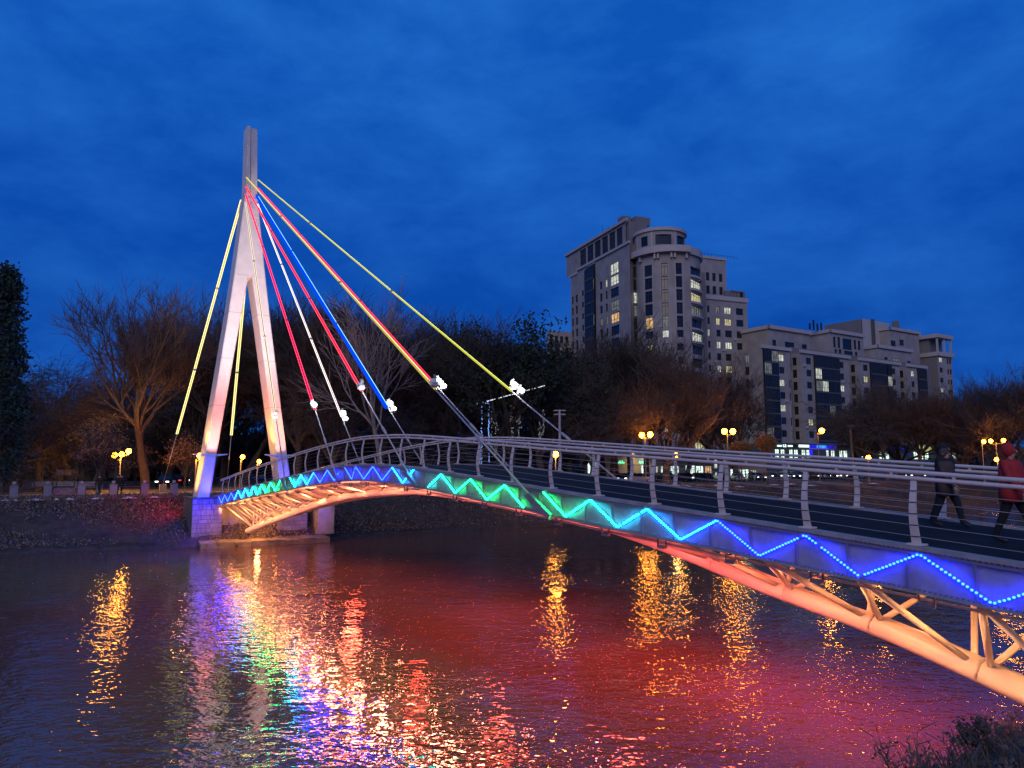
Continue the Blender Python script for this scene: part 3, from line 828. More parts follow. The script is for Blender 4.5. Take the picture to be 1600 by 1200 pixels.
for side, ai, za, kind, frac in spec:
    a = (pyl_s(za)+0.85, PYC+(-0.50 if side == 0 else 0.54), bz(za))
    y = -0.16 if side == 0 else BW+0.16
    s_a = ANCH[ai]-(0 if side == 0 else (1.7 if ai == 0 else 0.5))
    b = (s_a, y, bz(zd(s_a))-FH+0.12)
    frac = frac_at(a, b, LITX[(side, ai)])
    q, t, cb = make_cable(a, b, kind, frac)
    # outrigger bracket at the fascia
    sg = -1 if side == 0 else 1
    y0 = 0.0 if side == 0 else BW
    mb = MB()
    mb.hexa([(s_a-1.05, y0+sg*0.10, b[2]+0.42), (s_a-0.75, y0+sg*0.10, b[2]+0.50), (s_a-0.75, y0+sg*0.22, b[2]+0.50), (s_a-1.05, y0+sg*0.22, b[2]+0.42),
             (s_a+0.05, y0+sg*0.10, b[2]-0.12), (s_a+0.30, y0+sg*0.10, b[2]-0.06), (s_a+0.30, y0+sg*0.22, b[2]-0.06), (s_a+0.05, y0+sg*0.22, b[2]-0.12)])
    mb.tube([(s_a-0.3, y, b[2]+0.12), (s_a+0.25, y, b[2]-0.16)], 0.07, 8)
    bobj('anchor_bracket', mb, RIBM)
    lit = (side == 1)
    upv = -t
    base = Vector(q)
    dirs = (0.05, -0.55) if side == 1 else (0.05,)
    for j, dd in enumerate(dirs):
        p = base - t*dd*1.0 + Vector((0, sg*0.0, 0.16)) + Vector((0.1, 0.1*sg, 0.05))
        floodlight(p, lit or (side == 0 and ai in (1, 2)), (upv*0.35 + Vector((1.0, -0.25, 0.12)) if (lit or ai == 2) else upv + Vector((0.25, 0, 0.1))))
    if lit or ai in (1, 2):
        lamp('POINT', 'cable_floodlight', base + Vector((0.35, 0.0, 0.10)), 34 if lit else 14, (0.92, 0.96, 1.0), BR, size=0.08)
# back stays with their ground anchors
for (za, yo, gx, gy) in ((23.9, -0.45, 256, 757), (23.9, 0.5, 353, 752)):
    ga = on_z(gx, gy, GZ)
    a = (pyl_s(za)-0.9, PYC+yo, bz(za))
    if gx < 300:
        g2 = to_site(*at_depth(256, 78)); b = (g2[0], g2[1], bz(-1.85)); keep = b
        mb = MB(); mb.box(b[0]-.35, b[0]+.35, b[1]-.3, b[1]+.3, bz(GZ), b[2]+.05); bobj('anchor_block', mb, CONC)
    else:
        r_ = ray(355, 745); k_ = (keep[0]+DV[0]*PX0+DV[1]*PY0)/(DV[0]*r_[0]+DV[1]*r_[1]); b = (keep[0], to_site(r_[0]*k_, r_[1]*k_)[1], bz(-1.85))
    make_cable(a, b, 'stay', 0.80)
print('BACKSTAY', keep, on_z(256, 757, GZ))

# ------------------------------------------------------------------ trees
def grow(seed, H=20.0, trunk_r=0.45, fork=0.32, spread_=0.55, up=0.25, levels=5, n1=5, droop=0.0, twigr=0.018, density=1.0):
    rnd = random.Random(seed)
    T = MB(); C = MB(); tips = []
    def branch(p, d, L, r, lev):
        k = 4 if lev < 2 else 3
        pts = [p]; rr = [r]; dd = d.copy()
        for i in range(k):
            dd = (dd + Vector((rnd.gauss(0, .13), rnd.gauss(0, .13), rnd.gauss(0, .08) + up*0.10 - droop*0.12*(lev > 2)))).normalized()
            p = p+dd*(L/k); pts.append(p); rr.append(max(twigr*0.6, r*(1-0.42*(i+1)/k)))
        mbx = T if lev == 0 else C
        mbx.tube(pts, rr, 8 if lev == 0 else (5 if lev < 3 else 3), 0 if lev < 3 else 1, caps=False)
        if lev >= levels: tips.append((pts[-1], dd)); return
        nb = (n1 if lev == 0 else (4 if lev < 3 else 4))
        nb = max(2, int(round(nb*density)))
        for j in range(nb):
            i = rnd.uniform(0.35 if lev else 0.62, 1.0)*k
            a = pts[min(int(i), k-1)]; b_ = pts[min(int(i)+1, k)]; q = a+(b_-a)*(i-int(i))
            az = rnd.uniform(0, 2*math.pi) if lev else 2*math.pi*j/nb+rnd.uniform(-.4, .4)
            ax = dd.cross(Vector((math.cos(az), math.sin(az), 0.13))).normalized()
            ang = rnd.uniform(0.35, 0.95)*spread_*1.35
            nd = (Matrix.Rotation(ang, 3, ax) @ dd).normalized()
            fr = rr[min(int(i), k)]
            branch(q, nd, L*rnd.uniform(0.55, 0.80) if lev else H*rnd.uniform(0.24, 0.34), max(twigr, fr*rnd.uniform(0.45, 0.68)), lev+1)
        # leader
        branch(pts[-1], dd, L*0.72 if lev else H*0.28, max(twigr, rr[-1]*0.9), lev+1)
    branch(Vector((0, 0, -0.2)), Vector((rnd.gauss(0, .03), rnd.gauss(0, .03), 1)).normalized(), H*fork, trunk_r, 0)
    return T, C, tips
def leaf_quads(mb, c, n, r, size, rnd, m=0):
    for _ in range(n):
        p = Vector(c)+Vector((rnd.gauss(0, r), rnd.gauss(0, r), rnd.gauss(0, r*0.8)))
        a = Vector((rnd.gauss(0, 1), rnd.gauss(0, 1), rnd.gauss(0, 1))).normalized()*size*rnd.uniform(.6, 1.3)
        b = a.cross(Vector((rnd.gauss(0, 1), rnd.gauss(0, 1), rnd.gauss(0, 1)))).normalized()*size*rnd.uniform(.4, .8)
        mb.quad(p-a, p+b, p+a, p-b, m)
PROTO = {}
def proto(kind, seed, **kw):
    T, C, tips = grow(seed, **kw)
    bark = PALEB if kind == 'pale' else BARK
    mt = T.mesh('trunk', [bark], True); mc = C.mesh('crown', [bark, TWIG if kind != 'pale' else PALEB])
    lf = None
    rnd = random.Random(seed+5)
    if kind in ('leafy', 'brownleaf'):
        L = MB()
        for p, d in tips:
            if rnd.random() < 0.75: leaf_quads(L, p, 12 if kind == 'leafy' else 3, 0.45 if kind == 'leafy' else .35, 0.19 if kind == 'leafy' else .13, rnd)
        lf = L.mesh('foliage', [LEAFG if kind == 'leafy' else LEAFB])
    PROTO.setdefault(kind, []).append((mt, mc, lf))
for sd in (3, 11, 19, 27): proto('bare', sd, H=20, levels=5, n1=5, twigr=0.026)
for sd in (5, 15): proto('round', sd, H=20, fork=0.36, spread_=0.72, up=0.7, levels=5, n1=7, trunk_r=0.55, twigr=0.024)
for sd in (8, 21): proto('weep', sd, H=16, fork=0.22, spread_=0.70, up=0.1, droop=1.5, levels=5, n1=6, twigr=0.016)
proto('pale', 31, H=20, fork=0.42, spread_=0.6, up=0.3, levels=4, n1=5, trunk_r=0.34, twigr=0.03)
for sd in (41, 47): proto('leafy', sd, H=16, fork=0.25, spread_=0.5, up=0.4, levels=4, n1=6)
proto('brownleaf', 52, H=9, fork=0.25, spread_=0.6, up=0.3, levels=4, n1=5, trunk_r=0.16, twigr=0.012)
proto('spread', 61, H=18, fork=0.16, spread_=0.85, up=0.9, levels=5, n1=6, trunk_r=0.6, twigr=0.028)
HT = {'bare': 20*1.22, 'round': 20*1.18, 'weep': 16*1.05, 'pale': 20*1.15, 'leafy': 16*1.1, 'brownleaf': 9*1.15, 'spread': 18*1.05}
# measured heights of the prototypes
def mesh_top(me): return max(v.co.z for v in me.vertices)
cnt = {}
def tree(x, Z, ytop, kind, label, group=None, wid=1.0):
    i = cnt.get(kind, 0); cnt[kind] = i+1
    mt, mc, lf = PROTO[kind][i % len(PROTO[kind])]
    X, Y = at_depth(x, Z)
    h = height_at(ytop, Z)-GZ
    k = h/(mesh_top(mc)*0.97)
    t = thing('bare_tree' if kind not in ('leafy',) else 'leafy_tree', label, 'tree', world=(X, Y, GZ+CAMZ), rot=random.uniform(0, 6.28), group=group)
    t.scale = (k*wid, k*wid, k)
    link('trunk', mt, t); link('crown', mc, t)
    if lf: link('foliage', lf, t)
    if group: TR.append((group, x, t))
    return t
TR = []
tree(230, 84, 428, 'round', 'big bare round-crowned tree with a thick trunk left of the pylon', wid=0.86)
G1 = 'bare park trees left of the bridge'; G2 = 'bare trees on the bank behind the bridge'; G3 = 'bare trees in front of the apartment blocks'; G4 = 'bare trees at the right edge'
LB1 = 'bare brown park tree in the dense group left of the pylon'
LB2 = 'bare tree in the dark row on the bank behind the cables'
LB3 = 'bare tree standing before the apartment blocks'
LB4 = 'dark bare tree at the right edge behind the passers-by'
for a in ((12, 74, 540, 'weep', 1.1), (62, 80, 585, 'weep', 1.0), (28, 92, 520, 'weep', 1.1), (96, 90, 640, 'weep', 1.3), (-20, 70, 560, 'weep', 1.1)):
    tree(a[0], a[1], a[2], a[3], 'drooping brown bare tree in the clump at the left edge', 'drooping trees at the left edge', a[4])
for a in ((150, 120, 600, 'bare', 1.3), (185, 118, 575, 'round', 1.2), (268, 125, 520, 'bare', 1.2), (120, 125, 640, 'bare', 1.4), (300, 112, 500, 'bare', 1.1), (330, 105, 462, 'round', 1.0), (290, 118, 560, 'weep', 1.2), (350, 120, 480, 'round', 1.1), (385, 110, 470, 'bare', 1.1)):
    tree(a[0], a[1], a[2], a[3], LB1, G1, a[4])
for a in ((430, 108, 455, 'round', 1.0), (462, 100, 470, 'bare', 1.2), (500, 112, 440, 'round', 1.0), (535, 102, 455, 'bare', 1.2), (560, 118, 470, 'round', 1.1), (590, 98, 478, 'bare', 1.1), (640, 110, 480, 'round', 1.0), (672, 120, 500, 'bare', 1.1), (712, 104, 476, 'round', 1.1), (745, 116, 500, 'bare', 1.2), (770, 108, 570, 'weep', 1.1), (610, 122, 520, 'round', 1.2), (480, 125, 500, 'round', 1.2), (520, 96, 560, 'weep', 1.0), (680, 96, 580, 'weep', 1.0), (890, 112, 540, 'round', 1.0), (925, 106, 585, 'weep', 1.0), (960, 118, 560, 'bare', 1.2), (860, 118, 560, 'weep', 1.1)):
    tree(a[0], a[1], a[2], a[3], LB2, G2, a[4])
tree(598, 84, 448, 'pale', 'pale-barked bare tree with twisting limbs behind the red and blue cables', wid=0.8)
tree(803, 100, 500, 'leafy', 'dark tree still in leaf left of the lit yellow cable end', wid=1.0)
tree(850, 104, 506, 'leafy', 'dark tree still in leaf right of the lit yellow cable end', wid=1.0)
tree(1040, 112, 500, 'spread', 'large spreading bare tree in front of the rounded tower', wid=0.8)
for a in ((985, 122, 488, 'bare', 1.0), (905, 128, 520, 'bare', 1.1), (1075, 132, 560, 'round', 0.9), (1150, 136, 560, 'spread', 0.9), (1010, 126, 530, 'round', 1.0), (940, 124, 520, 'round', 1.0), (965, 130, 545, 'bare', 1.1)):
    tree(a[0], a[1], a[2], a[3], LB3, G3, a[4])
for a in ((1355, 140, 596, 'weep', 1.2), (1385, 136, 580, 'round', 0.9), (1410, 146, 585, 'weep', 1.1), (1430, 138, 600, 'round', 1.0), (1330, 150, 625, 'round', 1.1), (1462, 142, 606, 'round', 1.0), (1500, 138, 610, 'spread', 1.0), (1528, 150, 590, 'round', 1.1), (1560, 140, 575, 'round', 1.0), (1590, 132, 572, 'spread', 1.0), (1620, 142, 560, 'round', 1.0)):
    tree(a[0], a[1], a[2], a[3], LB4, G4, a[4])
tree(154, 68, 652, 'brownleaf', 'small tree holding dry brown leaves beside the triple park lamp')
tree(214, 100, 690, 'brownleaf', 'small tree with dry leaves glowing behind the triple lamp', wid=1.3)
tree(290, 86, 680, 'brownleaf', 'small dry-leaved tree between the back stay and the pylon leg', wid=1.1)
ORD = 'first second third fourth fifth sixth seventh eighth ninth tenth eleventh twelfth thirteenth fourteenth fifteenth sixteenth seventeenth eighteenth nineteenth twentieth'.split()
for g_ in sorted(set(q[0] for q in TR)):
    for i_, (_, x_, t_) in enumerate(sorted([q for q in TR if q[0] == g_], key=lambda q: q[1])):
        t_['label'] = '%s from the left among the %s' % (ORD[i_], g_)
# far-off wood behind everything, reads as one mass
def wood():
    mb = MB(); rnd = random.Random(9)
    for (x0, x1, Z, y0, y1) in ((-60, 300, 150, 668, 690), (300, 900, 150, 560, 600), (120, 300, 140, 640, 668), (1300, 1700, 260, 640, 660)):
        n = int((x1-x0)*14)
        for _ in range(n):
            x = rnd.uniform(x0, x1); Zr = Z+rnd.uniform(-12, 12)
            top = height_at(rnd.uniform(y0, y1)+12*math.sin(x*0.05), Zr)
            zz = GZ+(top-GZ)*(rnd.random()**0.7)
            X, Y = at_depth(x, Zr)
            low = zz-GZ < 7.5
            w = rnd.uniform(0.5, 0.9) if low else rnd.uniform(0.05, 0.12); h = rnd.uniform(1.2, 3.0); dx = rnd.gauss(0, .5)
            b = Vector((X, Y, zz+CAMZ-0.5)); t = b+Vector((dx, rnd.gauss(0, .4), h))
            mb.quad(b-Vector((w, 0, 0)), b+Vector((w, 0.05, 0)), t+Vector((w*.4, 0, 0)), t-Vector((w*.4, 0, 0)))
    obj('far_wood', mb, TWIG, kind='stuff', label='dark distant mass of bare trees behind the park')
wood()
def conifer(x, Z, ytop):
    X, Y = at_depth(x, Z); h = height_at(ytop, Z)-GZ
    t = thing('evergreen_tree', 'tall dark evergreen tree cut by the left edge of the picture', 'tree', world=(X, Y, GZ+CAMZ))
    mb = MB(); mb.tube([(0, 0, 0), (0, 0, h*0.95)], [0.35, 0.04], 8); obj('trunk', mb, BARK, t)
    rnd = random.Random(4); C = MB()
    for _ in range(420):
        z = h*(0.1+0.9*rnd.random()); r = (1-(z/h)**1.6)*2.2*rnd.uniform(0.5, 1.05)+0.2
        a = rnd.uniform(0, 6.28)
        c = (r*math.cos(a), r*math.sin(a), z+rnd.gauss(0, .2))
        leaf_quads(C, c, 26, 0.34, 0.17, rnd)
    obj('foliage', C, LEAFG, t)
conifer(-8, 60, 424)
def bush(x, Z, ytop, ybot, rad, label, m=LEAFO):
    X, Y = at_depth(x, Z); h = height_at(ytop, Z)-GZ; zb = height_at(ybot, Z)-GZ
    t = thing('round_tree', label, 'small tree', world=(X, Y, GZ+CAMZ))
    mb = MB(); mb.tube([(0, 0, 0), (0.05, 0, (zb+h)/2)], [0.12, 0.07], 6); obj('trunk', mb, BARK, t)
    C = MB(); rnd = random.Random(int(x)); cz = (zb+h)/2
    for _ in range(520):
        v = Vector((rnd.gauss(0, 1), rnd.gauss(0, 1), rnd.gauss(0, 1))).normalized()*rnd.uniform(0.6, 1.02)
        leaf_quads(C, (v.x*rad, v.y*rad, cz+v.z*(h-zb)/2), 5, 0.14, 0.11, rnd)
    obj('foliage', C, m, t)
bush(1199, 104, 679, 706, 1.35, 'round clipped tree with orange leaves left of the blue shop sign')
bush(1158, 102, 690, 707, 1.25, 'smaller round clipped orange tree beneath the twin street lamp')

# ------------------------------------------------------------------ lamps
GLOBE = glow('lamp_globe_amber', (1.0, 0.26, 0.010), 90.0)
GLOBEW = glow('lamp_globe_white', (0.95, 0.97, 1.0), 2.2)
POLE = mat('lamp_pole', (0.20, 0.17, 0.14), 0.5)
def street_lamp(x, Z, ys, label, group='amber globe lamps', power=260, r=0.26, col=(1, 0.44, 0.07), g=None):
    """ys: list of (x, y) of the globes"""
    X, Y = at_depth(x, Z)
    t = thing('street_lamp', label, 'street lamp', world=(X, Y, GZ+CAMZ), group=group)
    t.rotation_euler = (0, 0, 0)
    hs = []
    for gx, gy in ys:
        r_ = ray(gx, gy); k = Z/r_[1]
        hs.append((r_[0]*k-X, height_at(gy, Z)-GZ))
    top = max(h for _, h in hs)
    mb = MB(); mb.tube([(0, 0, 0), (0, 0, 0.9), (0, 0, top-0.35)], [0.11, 0.075, 0.05], 8); mb.tube([(0, 0, 0), (0, 0, 0.25)], 0.16, 8); obj('pole', mb, POLE, t)
    for dx, h in hs:
        if abs(dx) > 0.1:
            mb = MB(); mb.tube([(0, 0, h-0.55), (dx*0.6, 0, h-0.5), (dx, 0, h-0.3)], 0.03, 6); obj('arm', mb, POLE, t)
        mb = MB(); mb.ball((dx, 0, h), r, 0, 14, 9); obj('globe', mb, g or GLOBE, t, smooth=True)
        mb = MB(); mb.tube([(dx, 0, h-r-0.10), (dx, 0, h-r+0.03)], 0.09, 8); obj('cap', mb, POLE, t)
        lamp('POINT', 'globe_light', (dx, -r-0.12, h-0.1), power, col, t, size=0.24)
    return t
street_lamp(188, 78, [(179, 711), (190, 710), (201, 705)], 'triple globe park lamp glowing amber left of the large bare tree', power=700)
street_lamp(306, 78, [(312, 712)], 'single amber globe lamp partly behind the left pylon leg', power=600)
street_lamp(376, 84, [(379, 714)], 'single amber globe lamp seen between the pylon legs', power=520, r=.24)
street_lamp(402, 92, [(405, 721)], 'lower amber globe lamp just right of its neighbour between the pylon legs', power=520, r=.24)
street_lamp(868, 76, [(868, 710)], 'orange globe lamp beside the utility pole behind the deck', power=420, r=.30)
street_lamp(1009, 104, [(1003, 680), (1016, 679)], 'twin globe lamp on a post in front of the spreading tree', power=170, r=.38)
street_lamp(1056, 100, [(1056, 711)], 'single amber globe lamp low before the lit shop fronts', power=260, r=.32)
street_lamp(1138, 108, [(1132, 674), (1145, 674)], 'twin globe lamp on a post above the small orange tree', power=300, r=.40)
street_lamp(1280, 118, [(1284, 673)], 'single glowing lamp in front of the blue shop sign', power=520, r=.40)
street_lamp(1357, 118, [(1357, 715)], 'small amber lamp low beside the plaza, right of the dark column', power=260, r=.34)
street_lamp(1537, 125, [(1537, 690)], 'single amber street lamp left of the twin lamp at the right edge', power=380, r=.30)
street_lamp(1559, 122, [(1548, 689), (1568, 688), (1557, 718)], 'amber street lamp with two top globes and one low globe near the red jacket', power=360, r=.30)
street_lamp(68, 100, [(24, 731)], 'white park light near the left edge', group='white park lights', power=40, r=.16, col=(.9, .95, 1), g=GLOBEW)
# utility pole with cross arms
X, Y = at_depth(875, 74)
up_ = thing('utility_pole', 'tall steel pole with two short cross-arms behind the deck railing', 'pole', world=(X, Y, GZ+CAMZ)); up_.rotation_euler = (0, 0, 0)
mb = MB(); mb.tube([(0, 0, 0), (0, 0, height_at(640, 74)-GZ)], [0.16, 0.10], 8); obj('pole', mb, RODM, up_)
for y_ in (641, 647):
    mb = MB(); h = height_at(y_, 74)-GZ; mb.box(-0.5, 0.5, -0.04, 0.04, h-0.05, h+0.03); mb.box(-0.62, -0.3, -0.1, 0.1, h-0.07, h-0.02); mb.box(0.3, 0.62, -0.1, 0.1, h-0.07, h-0.02); obj('cross_arm', mb, RODM, up_)
X, Y = at_depth(1332, 120)
up_ = thing('lamp_column', 'tall dark unlit lamp column before the apartment block', 'pole', world=(X, Y, GZ+CAMZ)); up_.rotation_euler = (0, 0, 0)
mb = MB(); mb.tube([(0, 0, 0), (0, 0, height_at(668, 120)-GZ)], [0.28, 0.20], 8); obj('pole', mb, DARKM, up_)
mb = MB(); h = height_at(668, 120)-GZ; mb.box(-0.5, 0.5, -0.35, 0.35, h, h+0.45); obj('lantern_head', mb, DARKM, up_)
# light frame and garland behind the cables
def garland():
    Z = 96
    def P(x, y): r_ = ray(x, y); k = Z/r_[1]; return Vector((r_[0]*k, Z, r_[2]*k+CAMZ))
    o0 = P(758, 740)
    t = thing('light_frame', 'tall frame outlined in blue-white light strings behind the deck', 'light display', world=(o0.x, o0.y, GZ+CAMZ)); t.rotation_euler = (0, 0, 0)
    base = Vector((o0.x, o0.y, GZ+CAMZ))
    mb = MB()
    for x in (752.5, 764): mb.tube([Vector((P(x, 740)-base).xyz).xyz*1.0 if False else Vector((P(x, 700).x-base.x, 0, 0)), P(x, 630)-base], 0.06, 6)
    obj('frame_post', mb, DARKM, t)
    gm = glow('garland_blue', (0.20, 0.38, 1.0), 1.5); gw = glow('garland_white', (0.8, 0.88, 1.0), 1.6)
    mb = MB(); rnd = random.Random(3)
    for (a, b) in (((752.5, 725), (752.5, 630)), ((764, 725), (764, 630)), ((752, 630), (764, 630))):
        A, B = P(*a)-base, P(*b)-base; n = int((B-A).length/0.16)
        for k in range(n):
            if rnd.random() < 0.75: p = A+(B-A)*(k/n)+Vector((rnd.gauss(0, .05), -0.1, 0)); mb.box(p.x-.05, p.x+.05, p.y-.05, p.y+.05, p.z-.07, p.z+.07)
    obj('light_string', mb, gm, t)
    t2 = thing('garland', 'thin dotted string of white lights sloping across the dark trees', 'light string', world=P(735, 634)); t2.rotation_euler = (0, 0, 0)
    mb = MB(); A = Vector((0, 0, 0)); B = P(853, 602)-P(735, 634); n = 90
    mb2 = MB(); mb2.tube([A, B], 0.015, 4)
    for k in range(n):
        if rnd.random() < (0.35+0.5*(math.sin(k*0.31) > -0.2)):
            p = A+(B-A)*(k/n); mb.box(p.x-.045, p.x+.045, p.y-.05, p.y+.05, p.z-.045, p.z+.045)
    obj('wire', mb2, DARKM, t2); obj('bulbs', mb, gw, t2)
    # fairy lights wound round trunks
    for (x, y0, y1, Zt) in ((800, 630, 688, 98), (811, 650, 688, 98), (844, 660, 690, 100), (849, 640, 682, 101), (768, 640, 700, 95), (775, 660, 710, 95)):
        mb = MB()
        def Q(x, y): r_ = ray(x, y); k = Zt/r_[1]; return Vector((r_[0]*k, Zt, r_[2]*k+CAMZ))
        b0 = Q(x, 700)
        for k in range(30):
            p = Q(x+rnd.gauss(0, 1.6), rnd.uniform(y0, y1))-b0; s_ = rnd.uniform(.02, .05)
            mb.box(p.x-s_, p.x+s_, p.y-s_, p.y+s_, p.z-s_*1.6, p.z+s_*1.6)
        o = obj('fairy_lights', mb, glow('fairy_light', (0.62, 0.70, 0.78), 0.32), loc=b0, label='faint white fairy lights strung up a trunk, %s' % {800: 'left of the taller pair', 811: 'right of the taller pair', 844: 'under the right end of the garland', 849: 'farthest right of them all', 768: 'close to the light frame', 775: 'lowest, just right of the light frame'}[x], category='fairy lights', group='fairy lights on the trunks')
garland()

# ------------------------------------------------------------------ riverside fence and park things
def fence():
    xs = [22, 75, 128, 178, 227, 273]
    t = thing('riverside_fence', 'low riverside fence of stone pillars with ball caps and metal panels, left bank', 'fence', -5.0, -22, GZ)
    fo = to_site(*at_depth(0, 57))
    def loc(x):
        # on the line s = -4.4
        r_ = ray(x, 760); k = (-4.6 + DV[0]*PX0+DV[1]*PY0)/(DV[0]*r_[0]+DV[1]*r_[1])
        return to_site(r_[0]*k, r_[1]*k)
    ps = [loc(x) for x in xs]
    ps = [(ps[0][0], ps[0][1]-(ps[1][1]-ps[0][1])*k) for k in (2, 1)]+ps
    L = [p[1]+22 for p in ps]
    hts = [.95]*len(L)
    for k, l in enumerate(L):
        mb = MB(); w = .27
        mb.box(0.0-w, 0.0+w, l-w, l+w, -0.25, hts[k]); mb.box(-w-.03, w+.03, l-w-.03, l+w+.03, hts[k]+.003, hts[k]+.05)
        o = obj('pillar', mb, STONE, t)
        mb = MB(); mb.ball((0, l, hts[k]+.05+.16), .16, 0, 12, 7); obj('ball_cap', mb, CONC, o, smooth=True)
    for k in range(len(L)-1):
        a, b = L[k]+.3, L[k+1]-.3
        if k == 6: continue
        mb = MB()
        mb.box(-.025, .025, a, b, .80, .84); mb.box(-.025, .025, a, b, .12, .16)
        mb.box(-.025, .025, a, a+.04, 0, .80); mb.box(-.025, .025, b-.04, b, 0, .80)
        n = 7
        if k in (0, 1, 3):
            for j in range(n):
                y = a+(b-a)*(j+.5)/n
                mb.tube([(0, y-.13, .16), (0, y+.13, .48), (0, y-.13, .80)], .012, 4)
                mb.tube([(0, y+.13, .16), (0, y-.13, .48), (0, y+.13, .80)], .012, 4)
        o = obj('railing_panel', mb, DARKM, t)
        if k == 3:
            mb = MB(); mb.box(-.05, -.035, a+.1, b-.1, .2, .76); obj('backing_sheet', mb, mat('dull_red_sheet', (.30, .15, .14), .8, var=.3, vscale=4), t)
fence()
def bench(x, Z, label):
    X, Y = at_depth(x, Z)
    t = thing('park_bench', label, 'bench', world=(X, Y, GZ+CAMZ), rot=0.2, group='pale benches along the park path')
    t.rotation_euler = (0, 0, 0.25)
    bm_ = mat('bench_wood_pale', (.34, .30, .27), .7)
    mb = MB()
    for k in range(3): mb.box(-1.0, 1.0, -.25+.17*k, -.11+.17*k, .43, .47)
    obj('seat', mb, bm_, t)
    mb = MB()
    for k in range(3): mb.hexa([(-1, .28, .56+.16*k), (1, .28, .56+.16*k), (1, .31, .56+.16*k), (-1, .31, .56+.16*k), (-1, .31, .69+.16*k), (1, .31, .69+.16*k), (1, .34, .69+.16*k), (-1, .34, .69+.16*k)])
    obj('backrest', mb, bm_, t)
    for sx in (-.8, .8):
        mb = MB(); mb.box(sx-.03, sx+.03, -.25, .3, .38, .43); mb.box(sx-.03, sx+.03, -.25, -.19, 0, .38); mb.box(sx-.03, sx+.03, .24, .30, 0, 1.0); obj('leg', mb, DARKM, t)
bench(68, 74, 'pale park bench farthest left, behind the fence')
bench(103, 74, 'pale park bench in the middle, behind the fence')
bench(136, 73, 'pale park bench beside the small leafy tree')
X, Y = at_depth(102, 86)
kb = thing('park_sign_board', 'pale board on two posts above the benches at the left', 'board', world=(X, Y, GZ+CAMZ)); kb.rotation_euler = (0, 0, .1)
mb = MB(); mb.box(-.9, .7, -.03, .03, 1.5, 2.1); obj('board', mb, CONC, kb)
for sx in (-.7, .5):
    mb = MB(); mb.box(sx-.04, sx+.04, -.03, .03, 0, 1.499); obj('post', mb, DARKM, kb)
def bin_(x, Z):
    X, Y = at_depth(x, Z)
    t = thing('litter_bin', 'small pale litter bin by the park path left of the big trunk', 'litter bin', world=(X, Y, GZ+CAMZ))
    mb = MB(); mb.tube([(0, 0, .1), (0, 0, .85)], [.2, .26], 10); obj('body', mb, CONC, t)
    mb = MB(); mb.tube([(0, 0, .851), (0, 0, .9)], [.28, .28], 10); obj('rim', mb, DARKM, t)
bin_(157, 68)
# snow left on the bank top
mb = MB(); rnd = random.Random(12)
for (x0, x1, y) in ((-6, 14, 787), (17, 24, 789), (38, 70, 785), (85, 97, 785), (102, 126, 784), (146, 174, 783), (188, 227, 780), (235, 262, 779), (1145, 1165, 760), (1068, 1080, 759), (1200, 1222, 757), (1222, 1250, 756), (1250, 1282, 758), (1330, 1352, 754), (1354, 1376, 755), (1000, 1012, 757), (1086, 1100, 758), (1112, 1126, 758)):
    n = 14; 
    z = GZ-0.10 if x0 < 500 else GZ+0.03
    sc_, lc = on_z((x0+x1)/2, y, z)
    sa, la = on_z(x0, y, z); sb, lb = on_z(x1, y, z)
    if x0 < 500: sc_ = -4.05; 
    w = abs(lb-la)/2
    c = wp(sc_, lc, z+0.06 if x0 < 500 else z)
    ring = []
    for k in range(n):
        a = 2*math.pi*k/n; rr = rnd.uniform(.65, 1.15)
        ring.append(wp(sc_+0.33*rr*math.sin(a)*(1 if x0 < 500 else 2.4), lc+w*rr*math.cos(a), z-0.05))
    i = len(mb.v); mb.v += [tuple(c+Vector((0, 0, .05)))]+[tuple(q) for q in ring]
    for k in range(n): mb.f.append((i, i+1+k, i+1+(k+1) % n)); mb.m.append(0)
obj('snow_patches', mb, SNOW, kind='stuff', label='thin strips of old snow on the top of the far bank')

# ------------------------------------------------------------------ buildings
def lit_mat(name, col, st):
    if name in MATS: return MATS[name]
    m = bpy.data.materials.new(name); m.use_nodes = True
    t = m.node_tree; t.nodes.clear()
    o = N(t, 'ShaderNodeOutputMaterial'); e = N(t, 'ShaderNodeEmission')
    tcn = N(t, 'ShaderNodeTexCoord'); n_ = N(t, 'ShaderNodeTexNoise'); n_.inputs['Scale'].default_value = 1.7; n_.inputs['Detail'].default_value = 3
    mpn = N(t, 'ShaderNodeMapping'); mpn.inputs['Scale'].default_value = (1.6, 1.6, 0.5)
    t.links.new(tcn.outputs['Object'], mpn.inputs[0]); t.links.new(mpn.outputs[0], n_.inputs['Vector'])
    r_ = N(t, 'ShaderNodeValToRGB'); r_.color_ramp.elements[0].position = .35; r_.color_ramp.elements[1].position = .62
    r_.color_ramp.elements[0].color = (*[c*.35 for c in col], 1); r_.color_ramp.elements[1].color = (*col, 1)
    t.links.new(n_.outputs['Fac'], r_.inputs[0]); t.links.new(r_.outputs[0], e.inputs[0])
    e.inputs[1].default_value = st; t.links.new(e.outputs[0], o.inputs[0]); m.cycles.emission_sampling = 'NONE'
    MATS[name] = m; return m
LITW = lit_mat('lit_room_cool', (0.80, 0.84, 0.74), 0.95)
LITY = lit_mat('lit_room_yellow', (0.80, 0.72, 0.42), 0.9)
LITO = lit_mat('lit_room_orange', (1.0, 0.62, 0.28), 0.9)
LITD = lit_mat('lit_room_dim', (0.32, 0.36, 0.38), 0.5)
LITS = lit_mat('lit_shop_white', (0.66, 0.85, 0.74), 2.4)
LM = {0: GLASS, 1: LITW, 2: LITY, 3: LITO, 4: LITD, 5: LITS}
